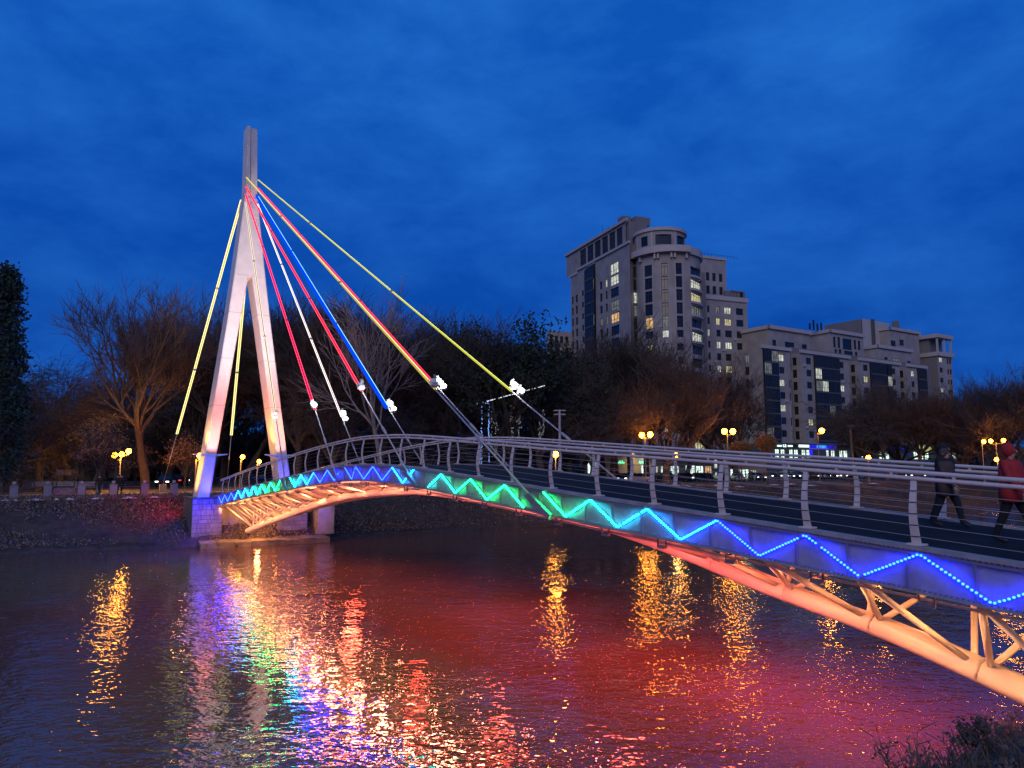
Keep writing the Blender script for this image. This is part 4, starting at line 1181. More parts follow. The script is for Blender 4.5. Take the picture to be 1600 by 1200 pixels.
class Bld:
    def __init__(self, name, label, cat, X, Y, ang):
        self.X, self.Y, self.a = X, Y, ang
        self.o = thing(name, label, cat, world=(X, Y, GZ+CAMZ)); self.o.rotation_euler = (0, 0, ang)
        self.u = (math.cos(ang), math.sin(ang)); self.w = (-math.sin(ang), math.cos(ang))
    def on_v(self, x, y, v):
        r_ = ray(x, y); n = self.w
        t = (v+n[0]*self.X+n[1]*self.Y)/(n[0]*r_[0]+n[1]*r_[1])
        return self.u[0]*(r_[0]*t-self.X)+self.u[1]*(r_[1]*t-self.Y), r_[2]*t-GZ
    def on_u(self, x, y, u):
        r_ = ray(x, y); n = self.u
        t = (u+n[0]*self.X+n[1]*self.Y)/(n[0]*r_[0]+n[1]*r_[1])
        return self.w[0]*(r_[0]*t-self.X)+self.w[1]*(r_[1]*t-self.Y), r_[2]*t-GZ
def M_v(v0): return lambda a, z, d: (a, v0+d, z)
def M_u(u0): return lambda a, z, d: (u0+d, a, z)
def M_arc(cu, cv, Rr):      # a = angle*R measured from the direction facing the viewer
    return lambda a, z, d: (cu+(Rr-d)*math.sin(a/Rr), cv-(Rr-d)*math.cos(a/Rr), z)
def cells(MM, mb, a0, a1, z0, z1, d, m, step):
    n = max(1, int(math.ceil((a1-a0)/step))) if step else 1
    for k in range(n):
        p, q = a0+(a1-a0)*k/n, a0+(a1-a0)*(k+1)/n
        mb.quad(MM(p, z0, d), MM(q, z0, d), MM(q, z1, d), MM(p, z1, d), m)
def wall(B, MM, a0, a1, z0, z1, wins, m=None, step=None, depth=0.25, name='wall'):
    """wins: (a0, a1, z0, z1, lit, mullions, transom)"""
    if a0 > a1: a0, a1 = a1, a0
    ws = [(max(min(w[0], w[1]), a0+.02), min(max(w[0], w[1]), a1-.02), max(w[2], z0+.02), min(w[3], z1-.02))+tuple(w[4:]) for w in wins]
    ws = [w for w in ws if w[1]-w[0] > .1 and w[3]-w[2] > .1]
    A = sorted(set([a0, a1]+[w[0] for w in ws]+[w[1] for w in ws])); Zs = sorted(set([z0, z1]+[w[2] for w in ws]+[w[3] for w in ws]))
    mb = MB()
    for i in range(len(A)-1):
        if A[i+1]-A[i] < 1e-4: continue
        am = (A[i]+A[i+1])/2; run0 = None
        for j in range(len(Zs)-1):
            zm = (Zs[j]+Zs[j+1])/2
            hole = any(w[0] < am < w[1] and w[2] < zm < w[3] for w in ws)
            if hole:
                if run0 is not None: cells(MM, mb, A[i], A[i+1], run0, Zs[j], 0, 0, step); run0 = None
            elif run0 is None: run0 = Zs[j]
        if run0 is not None: cells(MM, mb, A[i], A[i+1], run0, z1, 0, 0, step)
    for w in ws:
        b0, b1, c0, c1 = w[:4]; D = depth
        mb.quad(MM(b0, c0, 0), MM(b0, c0, D), MM(b0, c1, D), MM(b0, c1, 0)); mb.quad(MM(b1, c0, 0), MM(b1, c0, D), MM(b1, c1, D), MM(b1, c1, 0))
        mb.quad(MM(b0, c0, 0), MM(b1, c0, 0), MM(b1, c0, D), MM(b0, c0, D)); mb.quad(MM(b0, c1, 0), MM(b1, c1, 0), MM(b1, c1, D), MM(b0, c1, D))
    obj(name, mb, m or WALL, B.o)
    for w in ws: window(B, MM, *w[:4], *(w[4:] if len(w) > 4 else (0,)), depth=depth)
def bar(mb, MM, a0, a1, z0, z1, d0, d1, m=0):
    mb.hexa([MM(a0, z0, d0), MM(a1, z0, d0), MM(a1, z0, d1), MM(a0, z0, d1), MM(a0, z1, d0), MM(a1, z1, d0), MM(a1, z1, d1), MM(a0, z1, d1)], m)
def window(B, MM, a0, a1, z0, z1, lit=0, mull=1, trans=None, depth=0.25):
    mb = MB(); t = 0.07; d0, d1 = depth-.10, depth-.02
    bar(mb, MM, a0+.002, a1-.002, z0+.002, z0+t, d0, d1); bar(mb, MM, a0+.002, a1-.002, z1-t, z1-.002, d0, d1)
    bar(mb, MM, a0+.003, a0+t, z0+t+.001, z1-t-.001, d0, d1); bar(mb, MM, a1-t, a1-.003, z0+t+.001, z1-t-.001, d0, d1)
    for k in range(mull):
        c = a0+(a1-a0)*(k+1)/(mull+1); bar(mb, MM, c-.04, c+.04, z0+t+.001, z1-t-.001, d0+.004, d1-.004)
    if trans:
        for tz in (trans if isinstance(trans, tuple) else (trans,)):
            c = z0+(z1-z0)*tz; bar(mb, MM, a0+t+.001, a1-t-.001, c-.04, c+.04, d0+.008, d1-.008)
    f = obj('window', mb, FRAME, B.o)
    pb = MB(); pb.quad(MM(a0, z0, depth), MM(a1, z0, depth), MM(a1, z1, depth), MM(a0, z1, depth))
    obj('pane', pb, LM[lit], f)
def band(B, MM, a0, a1, z0, z1, out_, name='cornice', m=None, step=None, back=0.0):
    if a0 > a1: a0, a1 = a1, a0
    mb = MB(); n = max(1, int((a1-a0)/step)) if step else 1
    for k in range(n):
        p, q = a0+(a1-a0)*k/n, a0+(a1-a0)*(k+1)/n
        bar(mb, MM, p, q, z0, z1, -out_, back)
    obj(name, mb, m or WALL2, B.o)
def block(B, u0, u1, v0, v1, z0, z1, m=None, name='block'):
    mb = MB(); mb.box(min(u0, u1), max(u0, u1), v0, v1, z0, z1); obj(name, mb, m or WALL, B.o)

rng = random.Random(77)
# --- the rounded tower
TA = math.atan2(.37, .93)
TX, TY = at_depth(990, 163)
B = Bld('apartment_tower', 'tall rounded-corner apartment tower with dusk-lit pale walls and scattered lit windows', 'apartment building', TX, TY, TA)
FL = 2.97
# left face: plane u = 0, v grows away from the camera
def vU(x): return B.on_u(x, 500, 0)[0]
zt = B.on_u(988, 374, 0)[1]
v_end = vU(903); v_far = vU(886)
cols = [(vU(909), vU(912.5), 1.4, 0), (vU(937.5), vU(941.8), 1.9, 0), (vU(946.5), vU(949.8), 1.9, 0), (vU(954.5), vU(967.5), 2.2, 2)]
wins = []
ztop0 = B.on_u(961, 410, 0)[1]
litG = {0: 1, 1: 1, 3: 4, 4: 3, 9: 2, 8: 0}
for ci, (a, b, h, mu) in enumerate(cols):
    for k in range(16):
        z = ztop0-FL*k
        if ci < 3 and k == 0: continue
        if z-h < 1: continue
        lit = 0
        if ci == 3: lit = litG.get(k, 0)
        if (ci, k) in ((2, 1), (1, 4), (2, 4)): lit = 4 if k == 4 else 1
        hh = h if not (ci == 3 and k == 0) else 2.6
        wins.append((b, a, z-hh, z, lit, mu, 0.35 if ci == 3 else None))
ga, gb = vU(917.5), vU(931.5)
wall(B, M_u(0), 0.0, gb-.02, 0, zt, [w for w in wins if w[0] < gb], WALL)
wall(B, M_u(0.004), ga+.02, v_end, 0, zt, [w for w in wins if w[0] > ga], WALL)
# glazed bay on the left face
gz = B.on_u(924, 420, 0)[1]
gl = {0: 0, 1: 2, 4: 1, 7: 2, 8: 1}
mbm = M_u(-0.7)
for k in range(15):
    z1_ = gz-FL*k; z0_ = z1_-FL+.35
    if z0_ < 1: break
    window(B, mbm, gb, ga, z0_, z1_-.1, gl.get(k, 0 if k in (0, 3) else 0), 3, (0.35, 0.8), depth=0.1)
    band(B, mbm, gb-.05, ga+.05, z0_-.33, z0_-.02, .06, 'floor_band', SHOPW)
block(B, -.62, -.1, gb+.05, ga-.05, 1, gz+.3, GLASS, 'bay_core')
# far-left strip
wall(B, M_u(1.2), v_end+.01, v_far, 0, zt-.6, [(vU(896.8), vU(893), zt-8-FL*k, zt-6-FL*k, 0, 1) for k in range(13)]+[(vU(890), vU(887), zt-8-FL*k, zt-6-FL*k, 1 if k == 9 else 0, 1) for k in range(13)], WALL)
band(B, M_u(1.2), v_end+.01, v_far+.3, zt-.6, zt+.1, .25)
band(B, M_u(0), -.3, v_end, zt-.55, zt+.05, .35)
# penthouse strip on the left face
pz0, pz1 = zt+.06, B.on_u(965, 352, 1.6)[1]
PW = []
for k in range(6):
    x0 = 906+k*11.5; a = B.on_u(x0, 400, 1.6)[0]; b = B.on_u(x0+9.5, 400, 1.6)[0]
    PW.append((b, a, pz0+.5, pz1-.9, 0, 3, 0.7))
wall(B, M_u(1.6), B.on_u(978, 380, 1.6)[0], B.on_u(885, 400, 1.6)[0], pz0, pz1-.3, PW, WALL)
band(B, M_u(1.6), B.on_u(980, 380, 1.6)[0]-.5, B.on_u(885, 400, 1.6)[0]+.5, pz1-.3, pz1+.35, .45, 'eaves')
# glazed corner column between face and drum
DRU, DRV, DRR = 9.3, -0.5, 7.5
M = M_arc(DRU, DRV, DRR)
def arcA(x):                 # arc coordinate seen at column x
    best = None
    for i in range(400):
        a = -DRR*2.12+DRR*3.1*i/399
        u, v, _ = M(a, 0, 0)
        X = B.X+B.u[0]*u+B.w[0]*v; Y = B.Y+B.u[1]*u+B.w[1]*v
        px = 800+FPX*(X/Y)*0.9985
        if best is None or abs(px-x) < best[0]: best = (abs(px-x), a)
    return best[1]
zd_top = (729.4-373)/FPX*156.5-GZ; zd_bot = (729.4-383.5)/FPX*156.5-GZ
aL, aR = arcA(1003), arcA(1106)
aL, aR = -DRR*2.3, DRR*1.5
zr = [(729.4-y)/FPX*156.5-GZ for y in (400.5, 422, 443, 464.5, 486.5, 511)]
wins = []
colx = ((1011.5, 1023.5), (1038, 1048.5), (1061.5, 1071.5))
litD = {(0, 4): 3, (1, 4): 4, (0, 6): 2, (1, 5): 1, (0, 10): 4, (1, 12): 1, (2, 9): 0}
for ci, (xa, xb) in enumerate(colx):
    for k in range(15):
        if k < 5: z1_ = zr[0]-2.93*k; h = 2.5
        else: z1_ = zr[5]-2.93*(k-5); h = 1.55
        if z1_-h < 1.5: break
        wins.append((arcA(xa), arcA(xb), z1_-h, z1_, litD.get((ci, k), 0), 1, 0.72 if k < 5 else None))
bal = (arcA(1085), DRR*0.97)
litB = {1: 1, 2: 2, 3: 4, 5: 1}
for k in range(15):
    z1_ = zr[0]-.3-2.93*k
    if z1_-2 < 1.5: break
    wins.append((bal[0], bal[1], z1_-2.05, z1_, litB.get(k, 0) if k < 6 else (2 if k == 13 else 0), 5, 0.75))
wall(B, M, aL, aR, 0, zd_top-.1, wins, WALL, step=1.0)
for k in range(6): band(B, M, bal[0]-.2, bal[1]+.2, zr[0]-.3-2.93*k-2.6, zr[0]-.3-2.93*k-2.12, .35, 'balcony_band', WALL2, step=.8)
# thin pale surrounds beside the tall windows
for ci, (xa, xb) in enumerate(colx):
    for xx in (xa-1.4, xb+.5):
        a = arcA(xx); band(B, M, a, a+.12, zr[4]-2.6, zr[0]+.5, .06, 'pilaster', WALL2)
band(B, M, aL-.4, arcA(1081), zd_bot, zd_top, 1.3, 'ring_balcony', WALL2, step=.8)
band(B, M, arcA(1081)+.03, DRR*1.5, zd_bot-.2, zd_top+.0, .5, 'ring_cornice', WALL2, step=.8)
for a in (arcA(1006), arcA(1028), arcA(1033), arcA(1053), arcA(1058), arcA(1076)): band(B, M, a, a+.4, zd_bot-1.2, zd_bot-.02, .7, 'console', WALL2)
# top drum
M2 = M_arc(7.7, -0.3, 5.7)
zp0, zp1 = zd_top, (729.4-342)/FPX*158-GZ
wins = [(-7.9, -6.0, zp0+.9, zp1-1.5, 0, 0), (-4.2, -.6, zp0+.9, zp1-1.5, 0, 0), (.9, 4.2, zp0+.9, zp1-1.5, 0, 2)]
wall(B, M2, -13, 9, zp0, zp1-.6, wins, WALL, step=.9)
band(B, M2, -13, 9, zp1-.6, zp1+.1, .4, 'drum_eaves', WALL2, step=.9)
for a in (-9.4, -5.2, .1): band(B, M2, a, a+.35, zp0+.4, zp1-.62, .12, 'pilaster', WALL2)
# drum roof and core
mb = MB(); n = 28
ring = [(7.7+5.6*math.cos(2*math.pi*k/n), -0.3+5.6*math.sin(2*math.pi*k/n)) for k in range(n)]
mb.loft([[(p[0], p[1], zp1-.7) for p in ring], [(p[0], p[1], zp1-.05) for p in ring]]); obj('roof', mb, WALL3, B.o)
# dark glazed corner column
cg = (B.on_v(988.5, 420, .6)[0], B.on_v(1003.5, 420, .6)[0])
cz = B.on_v(996, 398, .6)[1]
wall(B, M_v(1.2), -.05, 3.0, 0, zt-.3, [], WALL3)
for k in range(15):
    z1_ = cz-2.95*k; z0_ = z1_-2.5
    if z0_ < 1: break
    window(B, M_v(.35), cg[0], cg[1], z0_, z1_, {3: 1, 4: 1, 10: 2}.get(k, 0) if k != 4 else 4, 3, (0.3, 0.75), depth=.1)
    band(B, M_v(.35), cg[0]-.06, cg[1]+.06, z0_-.42, z0_-.03, .05, 'floor_band', SHOPW)
# wing to the right of the drum
WV = 9.5
ua, ub, uc = B.on_v(1100, 500, WV)[0], B.on_v(1137, 500, WV)[0], B.on_v(1163, 500, WV)[0]
zh = B.on_v(1120, 403, WV)[1]; zl = B.on_v(1140, 469, WV)[1]
wins = []
block(B, ua-5, ua-2.2, 5.5, WV+2, 0, zd_top-1.0, WALL3, 'core')
for k in range(2):
    for x in (1105, 1115, 1125.5): wins.append((B.on_v(x, 500, WV)[0], B.on_v(x+5.5, 500, WV)[0], B.on_v(1118, 439.5+20.5*k, WV)[1], B.on_v(1118, 427+20.5*k, WV)[1], 0, 1))
wall(B, M_v(WV), ua-3, ub, zl+.7, zh-.5, wins, WALL)
band(B, M_v(WV), ua-3, ub+.2, zh-.5, zh+.1, .25)
WV2 = WV-1.2
wins = []; rr_ = random.Random(5)
litR = {(1, 0): 4, (2, 0): 1, (1, 1): 2, (2, 1): 2, (0, 2): 1, (1, 3): 1, (2, 3): 1, (1, 5): 1, (2, 5): 2, (1, 7): 4, (2, 7): 0}
for ci, (xa, xb) in enumerate(((1105.5, 1109), (1119, 1125.5), (1132.5, 1143), (1150.5, 1161.5))):
    for k in range(14):
        z1_ = B.on_v(1135, 480, WV2)[1]-2.95*k; h = 1.7
        if z1_-h < 1: break
        wins.append((B.on_v(xa, 500, WV2)[0], B.on_v(xb, 500, WV2)[0], z1_-h, z1_, litR.get((ci, k), 0), 1 if ci < 2 else 2))
wall(B, M_v(WV2), ua-3, uc, 0, zl-.6, wins, WALL)
band(B, M_v(WV2), ua-1, uc+.25, zl-.6, zl+.5, .3)
block(B, ub-1, uc-1.6, WV2+.5, WV2+3.5, zl+.55, zl+2.2, WALL3, 'roof_terrace')
wall(B, M_v(WV2+.3), ub+.4, uc-.2, zl+.51, zl+2.4, [(ub+.6, uc-.8, zl+.8, zl+2.1, 0, 3)], WALL3, name='terrace_screen')
# body behind
vB = v_end
block(B, .5, 4.5, 3.2, vB, 0, zt-.7, WALL3, 'core')
block(B, 4.6, ua+1, WV+1.5, vB, 0, zt-1.2, WALL3, 'core')
block(B, 2.0, 7.0, 1.2+2.4, vB-1, zt-.69, pz1-.35, WALL3, 'core')
block(B, 1.0, uc-.05, WV2+.4, WV2+16, 0, zl-.7, WALL3, 'core')
block(B, ub-.8, ub-.05, WV+.3, WV+14, zl-.69, zh-.55, WALL, 'core')
# rooftop things
for (u0, u1, v0, v1, h) in ((2.5, 4.6, 7, 9.5, 2.2), (5.0, 9.0, 5.5, 9, 1.9), (3.2, 4.0, 15, 16.4, 1.9)): block(B, u0, u1, v0, v1, pz1, pz1+h, WALL3, 'roof_stack')
mb = MB()
for k in range(12): mb.tube([(ua+1.0*k, WV+.3, zh+.1), (ua+1.0*k, WV+.3, zh+.9)], .04, 5)
mb.tube([(ua, WV+.3, zh+.9), (ua+11, WV+.3, zh+.9)], .04, 5); obj('roof_railing', mb, DARKM, B.o)
mb = MB(); mb.tube([(3, 18, pz1), (3, 18, pz1+3.2)], .05, 5); mb.tube([(9, 7, zp1), (9, 7, zp1+2.0)], .05, 5); obj('antenna', mb, DARKM, B.o)
# rear-left low wing glimpsed behind the tower
wz = height_at(516, 190)-GZ
wall(B, M_v(32), -6, 1.1, 0, wz, [(-5.2+1.5*k, -4.3+1.5*k, wz-3-3*j, wz-1.2-3*j, 1 if (k, j) == (2, 1) else 0, 1) for k in range(4) for j in range(5)], WALL)

acm = MB(); acm.box(-.4, .4, -.30, -.02, -.28, .28); acm.box(-.30, .30, -.325, -.301, -.2, .2); acm = acm.mesh('air_conditioner', [WALL2])
for (y_, k_) in ((5.2, 3), (9.0, 6), (13.5, 4), (17.5, 7), (5.2, 8)):
    o = link('air_conditioner', acm, B.o, (-.01, y_, ztop0-FL*k_-2.6)); o.rotation_euler = (0, 0, -math.pi/2)
for (x_, k_) in ((1115, 4), (1129, 3), (1147, 5), (1147, 2), (1115, 8)): link('air_conditioner', acm, B.o, (B.on_v(x_, 500, WV2)[0], WV2-.01, B.on_v(1135, 480, WV2)[1]-2.95*k_-2.1))
# --- the long block to the right
LX, LY = at_depth(1223, 174.6)
B = Bld('long_apartment_block', 'long stepped apartment block of projecting bays, dark glazing and lit shops at its foot', 'apartment building', LX, LY, math.atan2(NV[1], NV[0]))
def U(x, v=0): return B.on_v(x, 600, v)[0]
zr0 = 25.8-GZ+0.75                 # top of the first row of windows
zpar = 28.3-GZ; zshop = B.on_v(1250, 694, 0)[1]
def rows(h, k0=0, k1=7, dz=3.0, base=None):
    b_ = base if base is not None else zr0
    return [(b_-dz*k-h, b_-dz*k) for k in range(k0, k1)]
def colw(xa, xb, h, lits={}, v=0, k0=0, k1=7, mu=1, base=None):
    out_ = []
    for k, (z0_, z1_) in enumerate(rows(h, k0, k1, base=base)): out_.append((U(xa, v), U(xb, v), z0_, z1_, lits.get(k, 0), mu))
    return out_
zz = lambda X_: X_/4.3243+1140       # column read off the enlarged view
def bay(xs, xa, xb, wins, glz, lits_side={}, vside=9.0):
    wall(B, M_v(0), U(xa), U(xb), zshop, zpar-.8, wins, WALL)
    for (ga_, gb_, lit_) in glz:
        a_, b_ = U(ga_), U(gb_); n_ = max(1, int(round((b_-a_)/2.6)))
        for i in range(n_):
            for k in range(8):
                z1_ = zpar-1.2-3.0*k
                if z1_-2.7 < zshop-.5: break
                w_ = (b_-a_)/n_
                window(B, M_v(-.55), a_+w_*i+.03, a_+w_*(i+1)-.03, max(zshop, z1_-2.62), z1_, lit_.get((i, k), 0), 3, (0.36,), depth=.1)
                band(B, M_v(-.55), a_+w_*i, a_+w_*(i+1), z1_-2.97, z1_-2.65, .03, 'floor_band', SHOPW)
        block(B, a_+.04, b_-.04, -.43, -.02, zshop, zpar-1.1, GLASS, 'glazed_core')
    band(B, M_v(0), U(xa)-.3, U(xb)+.3, zpar-.8, zpar+.0, .45)
    # left return wall
    w_ = []
    for k, (z0_, z1_) in enumerate(rows(2.0)): w_.append((vside*.42, vside*.42+1.2, z0_, z1_, lits_side.get(k, 0), 1))
    wall(B, M_u(U(xa)), 0.003, vside, zshop, zpar-.8, w_, WALL)
    block(B, U(xa)+.3, U(xb)-.02, .35, 8, zshop, zpar-.85, WALL3, 'core')
bay(0, 1192, 1236, colw(zz(340), zz(376), 1.6, {0: 1, 2: 1, 4: 1}, mu=1)+colw(zz(404), zz(414), 1.9, {4: 4, 5: 4, 2: 4}, k0=2, mu=0), [(zz(229), zz(326), {(0, 1): 4, (1, 0): 4, (0, 6): 4})], {0: 4, 6: 4})
bay(0, 1252, 1328, colw(zz(524), zz(558), 1.6, {5: 2}, mu=1)+colw(zz(750), zz(778), 1.6, {2: 1}), [(zz(573), zz(738), {(0, 1): 1, (1, 2): 1, (0, 2): 4, (2, 4): 4})], {}, 2.6)
bay(0, 1343, 1407, colw(zz(908), zz(940), 1.6, {1: 2}, mu=1)+colw(zz(1096), zz(1126), 1.6, {}), [(zz(950), zz(1055), {}), (zz(1062), zz(1090), {(0, 1): 1})], {}, 2.6)
bay(0, 1418, 1448, colw(zz(1230), zz(1252), 1.6, {0: 1}), [(zz(1270), zz(1325), {})], {}, 2.6)
# recessed wall with balconies between the bays
RV = 2.6
wins = colw(zz(452), zz(464), 1.9, {4: 1}, RV, 2)+colw(zz(478), zz(512), 2.0, {5: 1, 3: 4}, RV, 2, mu=2)+colw(zz(420), zz(445), 2.2, {1: 4}, RV, 0, 2, mu=2)
wins += colw(zz(838), zz(848), 1.8, {0: 1}, RV, 3)+colw(zz(864), zz(895), 2.0, {0: 4}, RV, 3, mu=2)+colw(zz(1160), zz(1172), 1.8, {}, RV, 0, 5)
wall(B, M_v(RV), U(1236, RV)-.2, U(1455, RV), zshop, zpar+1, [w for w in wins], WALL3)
for (xa, xb, k0) in ((zz(474), zz(516), 2), (zz(860), zz(900), 3)):
    for k in range(k0, 6):
        z_ = zr0-3*k-2.2
        band(B, M_v(RV), U(xa, RV), U(xb, RV), z_-.9, z_+.0, 1.1, 'balcony', WALL if k % 2 else SHOPW)
for (x_, k_) in ((1221, 1), (1221, 4), (1232, 3), (1262, 0), (1262, 3), (1262, 5), (1322, 1), (1322, 3), (1350, 2), (1398, 1), (1424, 1)): link('air_conditioner', acm, B.o, (U(x_-5), -.01, zr0-3*k_-2.05))
# set-back upper storeys
def upper(v, x0, x1, xc, ytop, wins=(), side=9, mm=WALL, zb=None, th=.9):
    z1_ = B.on_v(xc, ytop, v)[1]; a, b = U(x0, v), U(x1, v); zb = zb if zb else zpar-1
    wall(B, M_v(v), a, b, zb, z1_-th, [(U(w[0], v), U(w[1], v), B.on_v(w[0], w[3], v)[1], B.on_v(w[0], w[2], v)[1], w[4], w[5]) for w in wins], mm)
    band(B, M_v(v), a-.4, b+.4, z1_-th, z1_, .5, 'eaves')
    wall(B, M_u(a+.003), v+.003, v+side, zb, z1_-th, [], mm)
    band(B, M_u(a), v-.5, v+side+.3, z1_-th+.003, z1_-.003, .4, 'eaves')
    block(B, a+.35, b-.02, v+.35, v+9, zb, z1_-th-.05, WALL3, 'core')
upper(3.2, 1204, 1268, 1205, 508.5, [(zz(385), zz(450), 534, 547, 0, 3), (zz(500), zz(535), 538, 547, 0, 1), (zz(300), zz(328), 531, 542, 0, 1)], side=13)
upper(3.2, 1300.5, 1352.5, 1302, 515, [(zz(714), zz(732), 526.5, 543, 0, 0), (zz(744), zz(763), 527, 544, 0, 0), (zz(778), zz(840), 529, 546, 0, 0), (zz(853), zz(871), 531.5, 546, 0, 0), (zz(880), zz(899), 533, 547, 0, 0), (zz(720), zz(738), 546, 556, 0, 0), (zz(748), zz(768), 546, 556, 0, 0), (zz(785), zz(845), 548, 560, 0, 2), (zz(858), zz(876), 550, 560, 0, 0)])
upper(3.2, 1374, 1427, 1375, 539, [(zz(1056), zz(1080), 558, 568, 0, 1), (zz(1118), zz(1168), 560, 570, 4, 2), (zz(1210), zz(1235), 564, 572, 0, 1)])
# second tower: stair slab, roof pavilion and right end tower
v = 8.0
z1_ = B.on_v(1362, 500.5, v)[1]
wall(B, M_v(v), U(1352, v), U(1394.5, v), zpar-1, z1_-.0, [(U(1383, v), U(1386, v), B.on_v(1384, 530, v)[1], B.on_v(1384, 522.5, v)[1], 0, 0)], WALL2)
block(B, U(1352, v)+.1, U(1394, v), v+.3, v+12, zpar-1, z1_-.02, WALL3, 'core')
mb = MB(); a_ = U(1365.5, v); mb.box(a_, a_+1.2, v-.5, v-.01, B.on_v(1365, 538, v)[1], B.on_v(1365, 499.5, v)[1]); obj('duct', mb, SHOPW, B.o)
ze = B.on_v(1447, 552, 0)[1]
EV = 1.5
upper(5.0, 1394.5, 1440, 1396, 512, [(zz(1105), zz(1140), 532, 541, 0, 1), (zz(1165), zz(1195), 531, 540, 0, 1)], th=.8)
# end tower
eu0, eu1 = U(1467, EV), U(1489.5, EV)
zE = B.on_v(1470, 552.5, EV)[1]; zT = B.on_v(1470, 523.5, EV)[1]
wins = []
for k in range(9):
    for (xa, xb) in ((zz(1426), zz(1448)), (zz(1478), zz(1490)), (zz(1494), zz(1508))):
        y0 = 558.5+15.8*k
        if xa < zz(1470): wins.append((U(xa, EV), U(xb, EV), B.on_v(xa, y0+7.5, EV)[1], B.on_v(xa, y0, EV)[1], 1 if k in (0, 3) else 0, 1))
        else: wins.append((U(xa, EV), U(xb, EV), B.on_v(xa, y0+10.5, EV)[1], B.on_v(xa, y0+3, EV)[1], 0, 1))
wall(B, M_v(EV), eu0, eu1, 0, zE-.8, wins, WALL)
band(B, M_v(EV), eu0-.3, eu1+.5, zE-.8, zE+.4, .6)
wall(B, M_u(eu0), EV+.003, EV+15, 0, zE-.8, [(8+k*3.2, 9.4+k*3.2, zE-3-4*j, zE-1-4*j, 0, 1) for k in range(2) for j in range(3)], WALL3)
band(B, M_u(eu0), EV-.6, EV+15, zE-.797, zE+.397, .4)
for a_ in (eu0+.1, eu0+(eu1-eu0)*.48, eu1-.5): block(B, a_, a_+.45, EV-.3, EV+.15, zE+.41, zT-1.0, WALL2, 'column')
block(B, eu0+.5, eu1-.2, EV+2.5, EV+9, zE+.41, zT-1.01, WALL3, 'core')
block(B, eu0-.4, eu1+.5, EV-.7, EV+14, zT-1.0, zT+.1, WALL2, 'eaves')
block(B, eu0+.35, eu1-.02, EV+.35, EV+14.5, 0, zE-.85, WALL3, 'core')
block(B, U(1394, 9), U(1468, 9), 9.0, 16, zT+.11, zT+.2+1.2, WALL2, 'eaves')
block(B, U(1398, 10), U(1462, 10), 10, 15, zT-3, zT+.1, WALL3, 'core')
block(B, U(1406, 11), U(1411, 11), 11, 12.5, zT+1.4, zT+5.2, WALL3, 'chimney')
mb = MB(); mb.tube([(U(1427, 11), 11, zT+2.4), (U(1427, 10), 13, zT+2.4)], .9, 12); obj('tank', mb, WALL2, B.o)
mb = MB()
for k, h in enumerate((1.6, 2.6, 1.8, 2.2)): a_ = U(1275+6*k, 5); mb.box(a_, a_+.35, 6, 6.35, B.on_v(1302, 515, 3.2)[1], B.on_v(1302, 515, 3.2)[1]+h)
obj('roof_vents', mb, DARKM, B.o)
# shops at the foot
SV = -1.6
zs1 = B.on_v(1250, 695, SV)[1]; 
wins = []
for (a, b) in ((290, 320), (328, 357), (385, 412), (418, 446), (468, 497), (500, 528), (632, 652), (664, 692), (720, 745), (748, 776), (793, 815), (818, 840), (868, 892), (896, 920), (932, 948), (985, 1006), (1010, 1056), (1216, 1250), (1262, 1284), (1290, 1320), (1370, 1400), (1470, 1500)):
    x = zz(a); z0_, z1_ = B.on_v(zz(700), 716.5, SV)[1], B.on_v(zz(700), 703.5, SV)[1]
    wins.append((U(x, SV), U(zz(b), SV), z0_, z1_, 5, 1, 0.7))
wall(B, M_v(SV), U(1180, SV), U(1494, SV), 0, zs1, wins, SHOPW, name='shop_front')
block(B, U(1180, SV), U(1494, SV), SV+.3, 0.3, 0, zs1-.02, SHOPW, 'shop_core')
band(B, M_v(SV), U(1180, SV), U(1494, SV), zs1, zs1+.35, .8, 'canopy', SHOPW)
def sign(x, ybase, body, hpx, m, v=SV-.12, name='sign_lettering', wpx=None):
    u, z0_ = B.on_v(x, ybase, v)
    Zd = (B.Y+B.u[1]*u)
    size = hpx/FPX*Zd*1.36
    me = text_mesh(name, body, size, m)
    o = link(name, me, B.o, (u, v, z0_)); o.rotation_euler = (math.pi/2, 0, 0)
    if wpx:
        w_ = max(q.co.x for q in me.vertices)-min(q.co.x for q in me.vertices); o.scale = (wpx/FPX*Zd/w_*1.02, 1, 1)
    return o
gW = glow('sign_white', (0.75, 1.0, 0.95), 2.0); gB = glow('sign_blue_letters', (0.05, 0.35, 1.0), 1.4); gBB = glow('sign_blue_panel', (0.02, 0.02, 0.85), 0.9)
gG = glow('sign_green', (0.15, 1.0, 0.45), 1.6); gBl = glow('sign_deep_blue', (0.03, 0.02, 1.0), 1.2); gY = lit_mat('sign_yellow_panel', (0.9, 0.95, 0.35), 0.85)
def panel(x0, x1, y0, y1, m, v=SV-.1, name='sign_panel', d=.08):
    a, z1_ = B.on_v(x0, y0, v); b, _ = B.on_v(x1, y0, v); _, z0_ = B.on_v((x0+x1)/2, y1, v); _, z1_ = B.on_v((x0+x1)/2, y0, v)
    mb = MB(); mb.box(a, b, v-d, v, z0_, z1_); return obj(name, mb, m, B.o)
panel(1264, 1306, 693.2, 702, mat('sign_frame_violet', (.3, .25, .6), .6, emit=(.25, .2, .8), estr=.5))
panel(1265, 1305, 694, 701.2, gBB, SV-.2)
sign(1284, 700.3, 'АГРОМАТ', 5.2, gB, SV-.32, wpx=24)
sign(1226, 698.4, 'La', 6.5, gW, SV-.12)
panel(1214, 1221, 695.5, 697.6, gW, SV-.1); panel(1231, 1238, 695.8, 697.9, gW, SV-.1)
panel(1248, 1263.5, 694.8, 698.8, gW, SV-.1)
panel(1264, 1269, 703, 711, gBl, SV-.1)
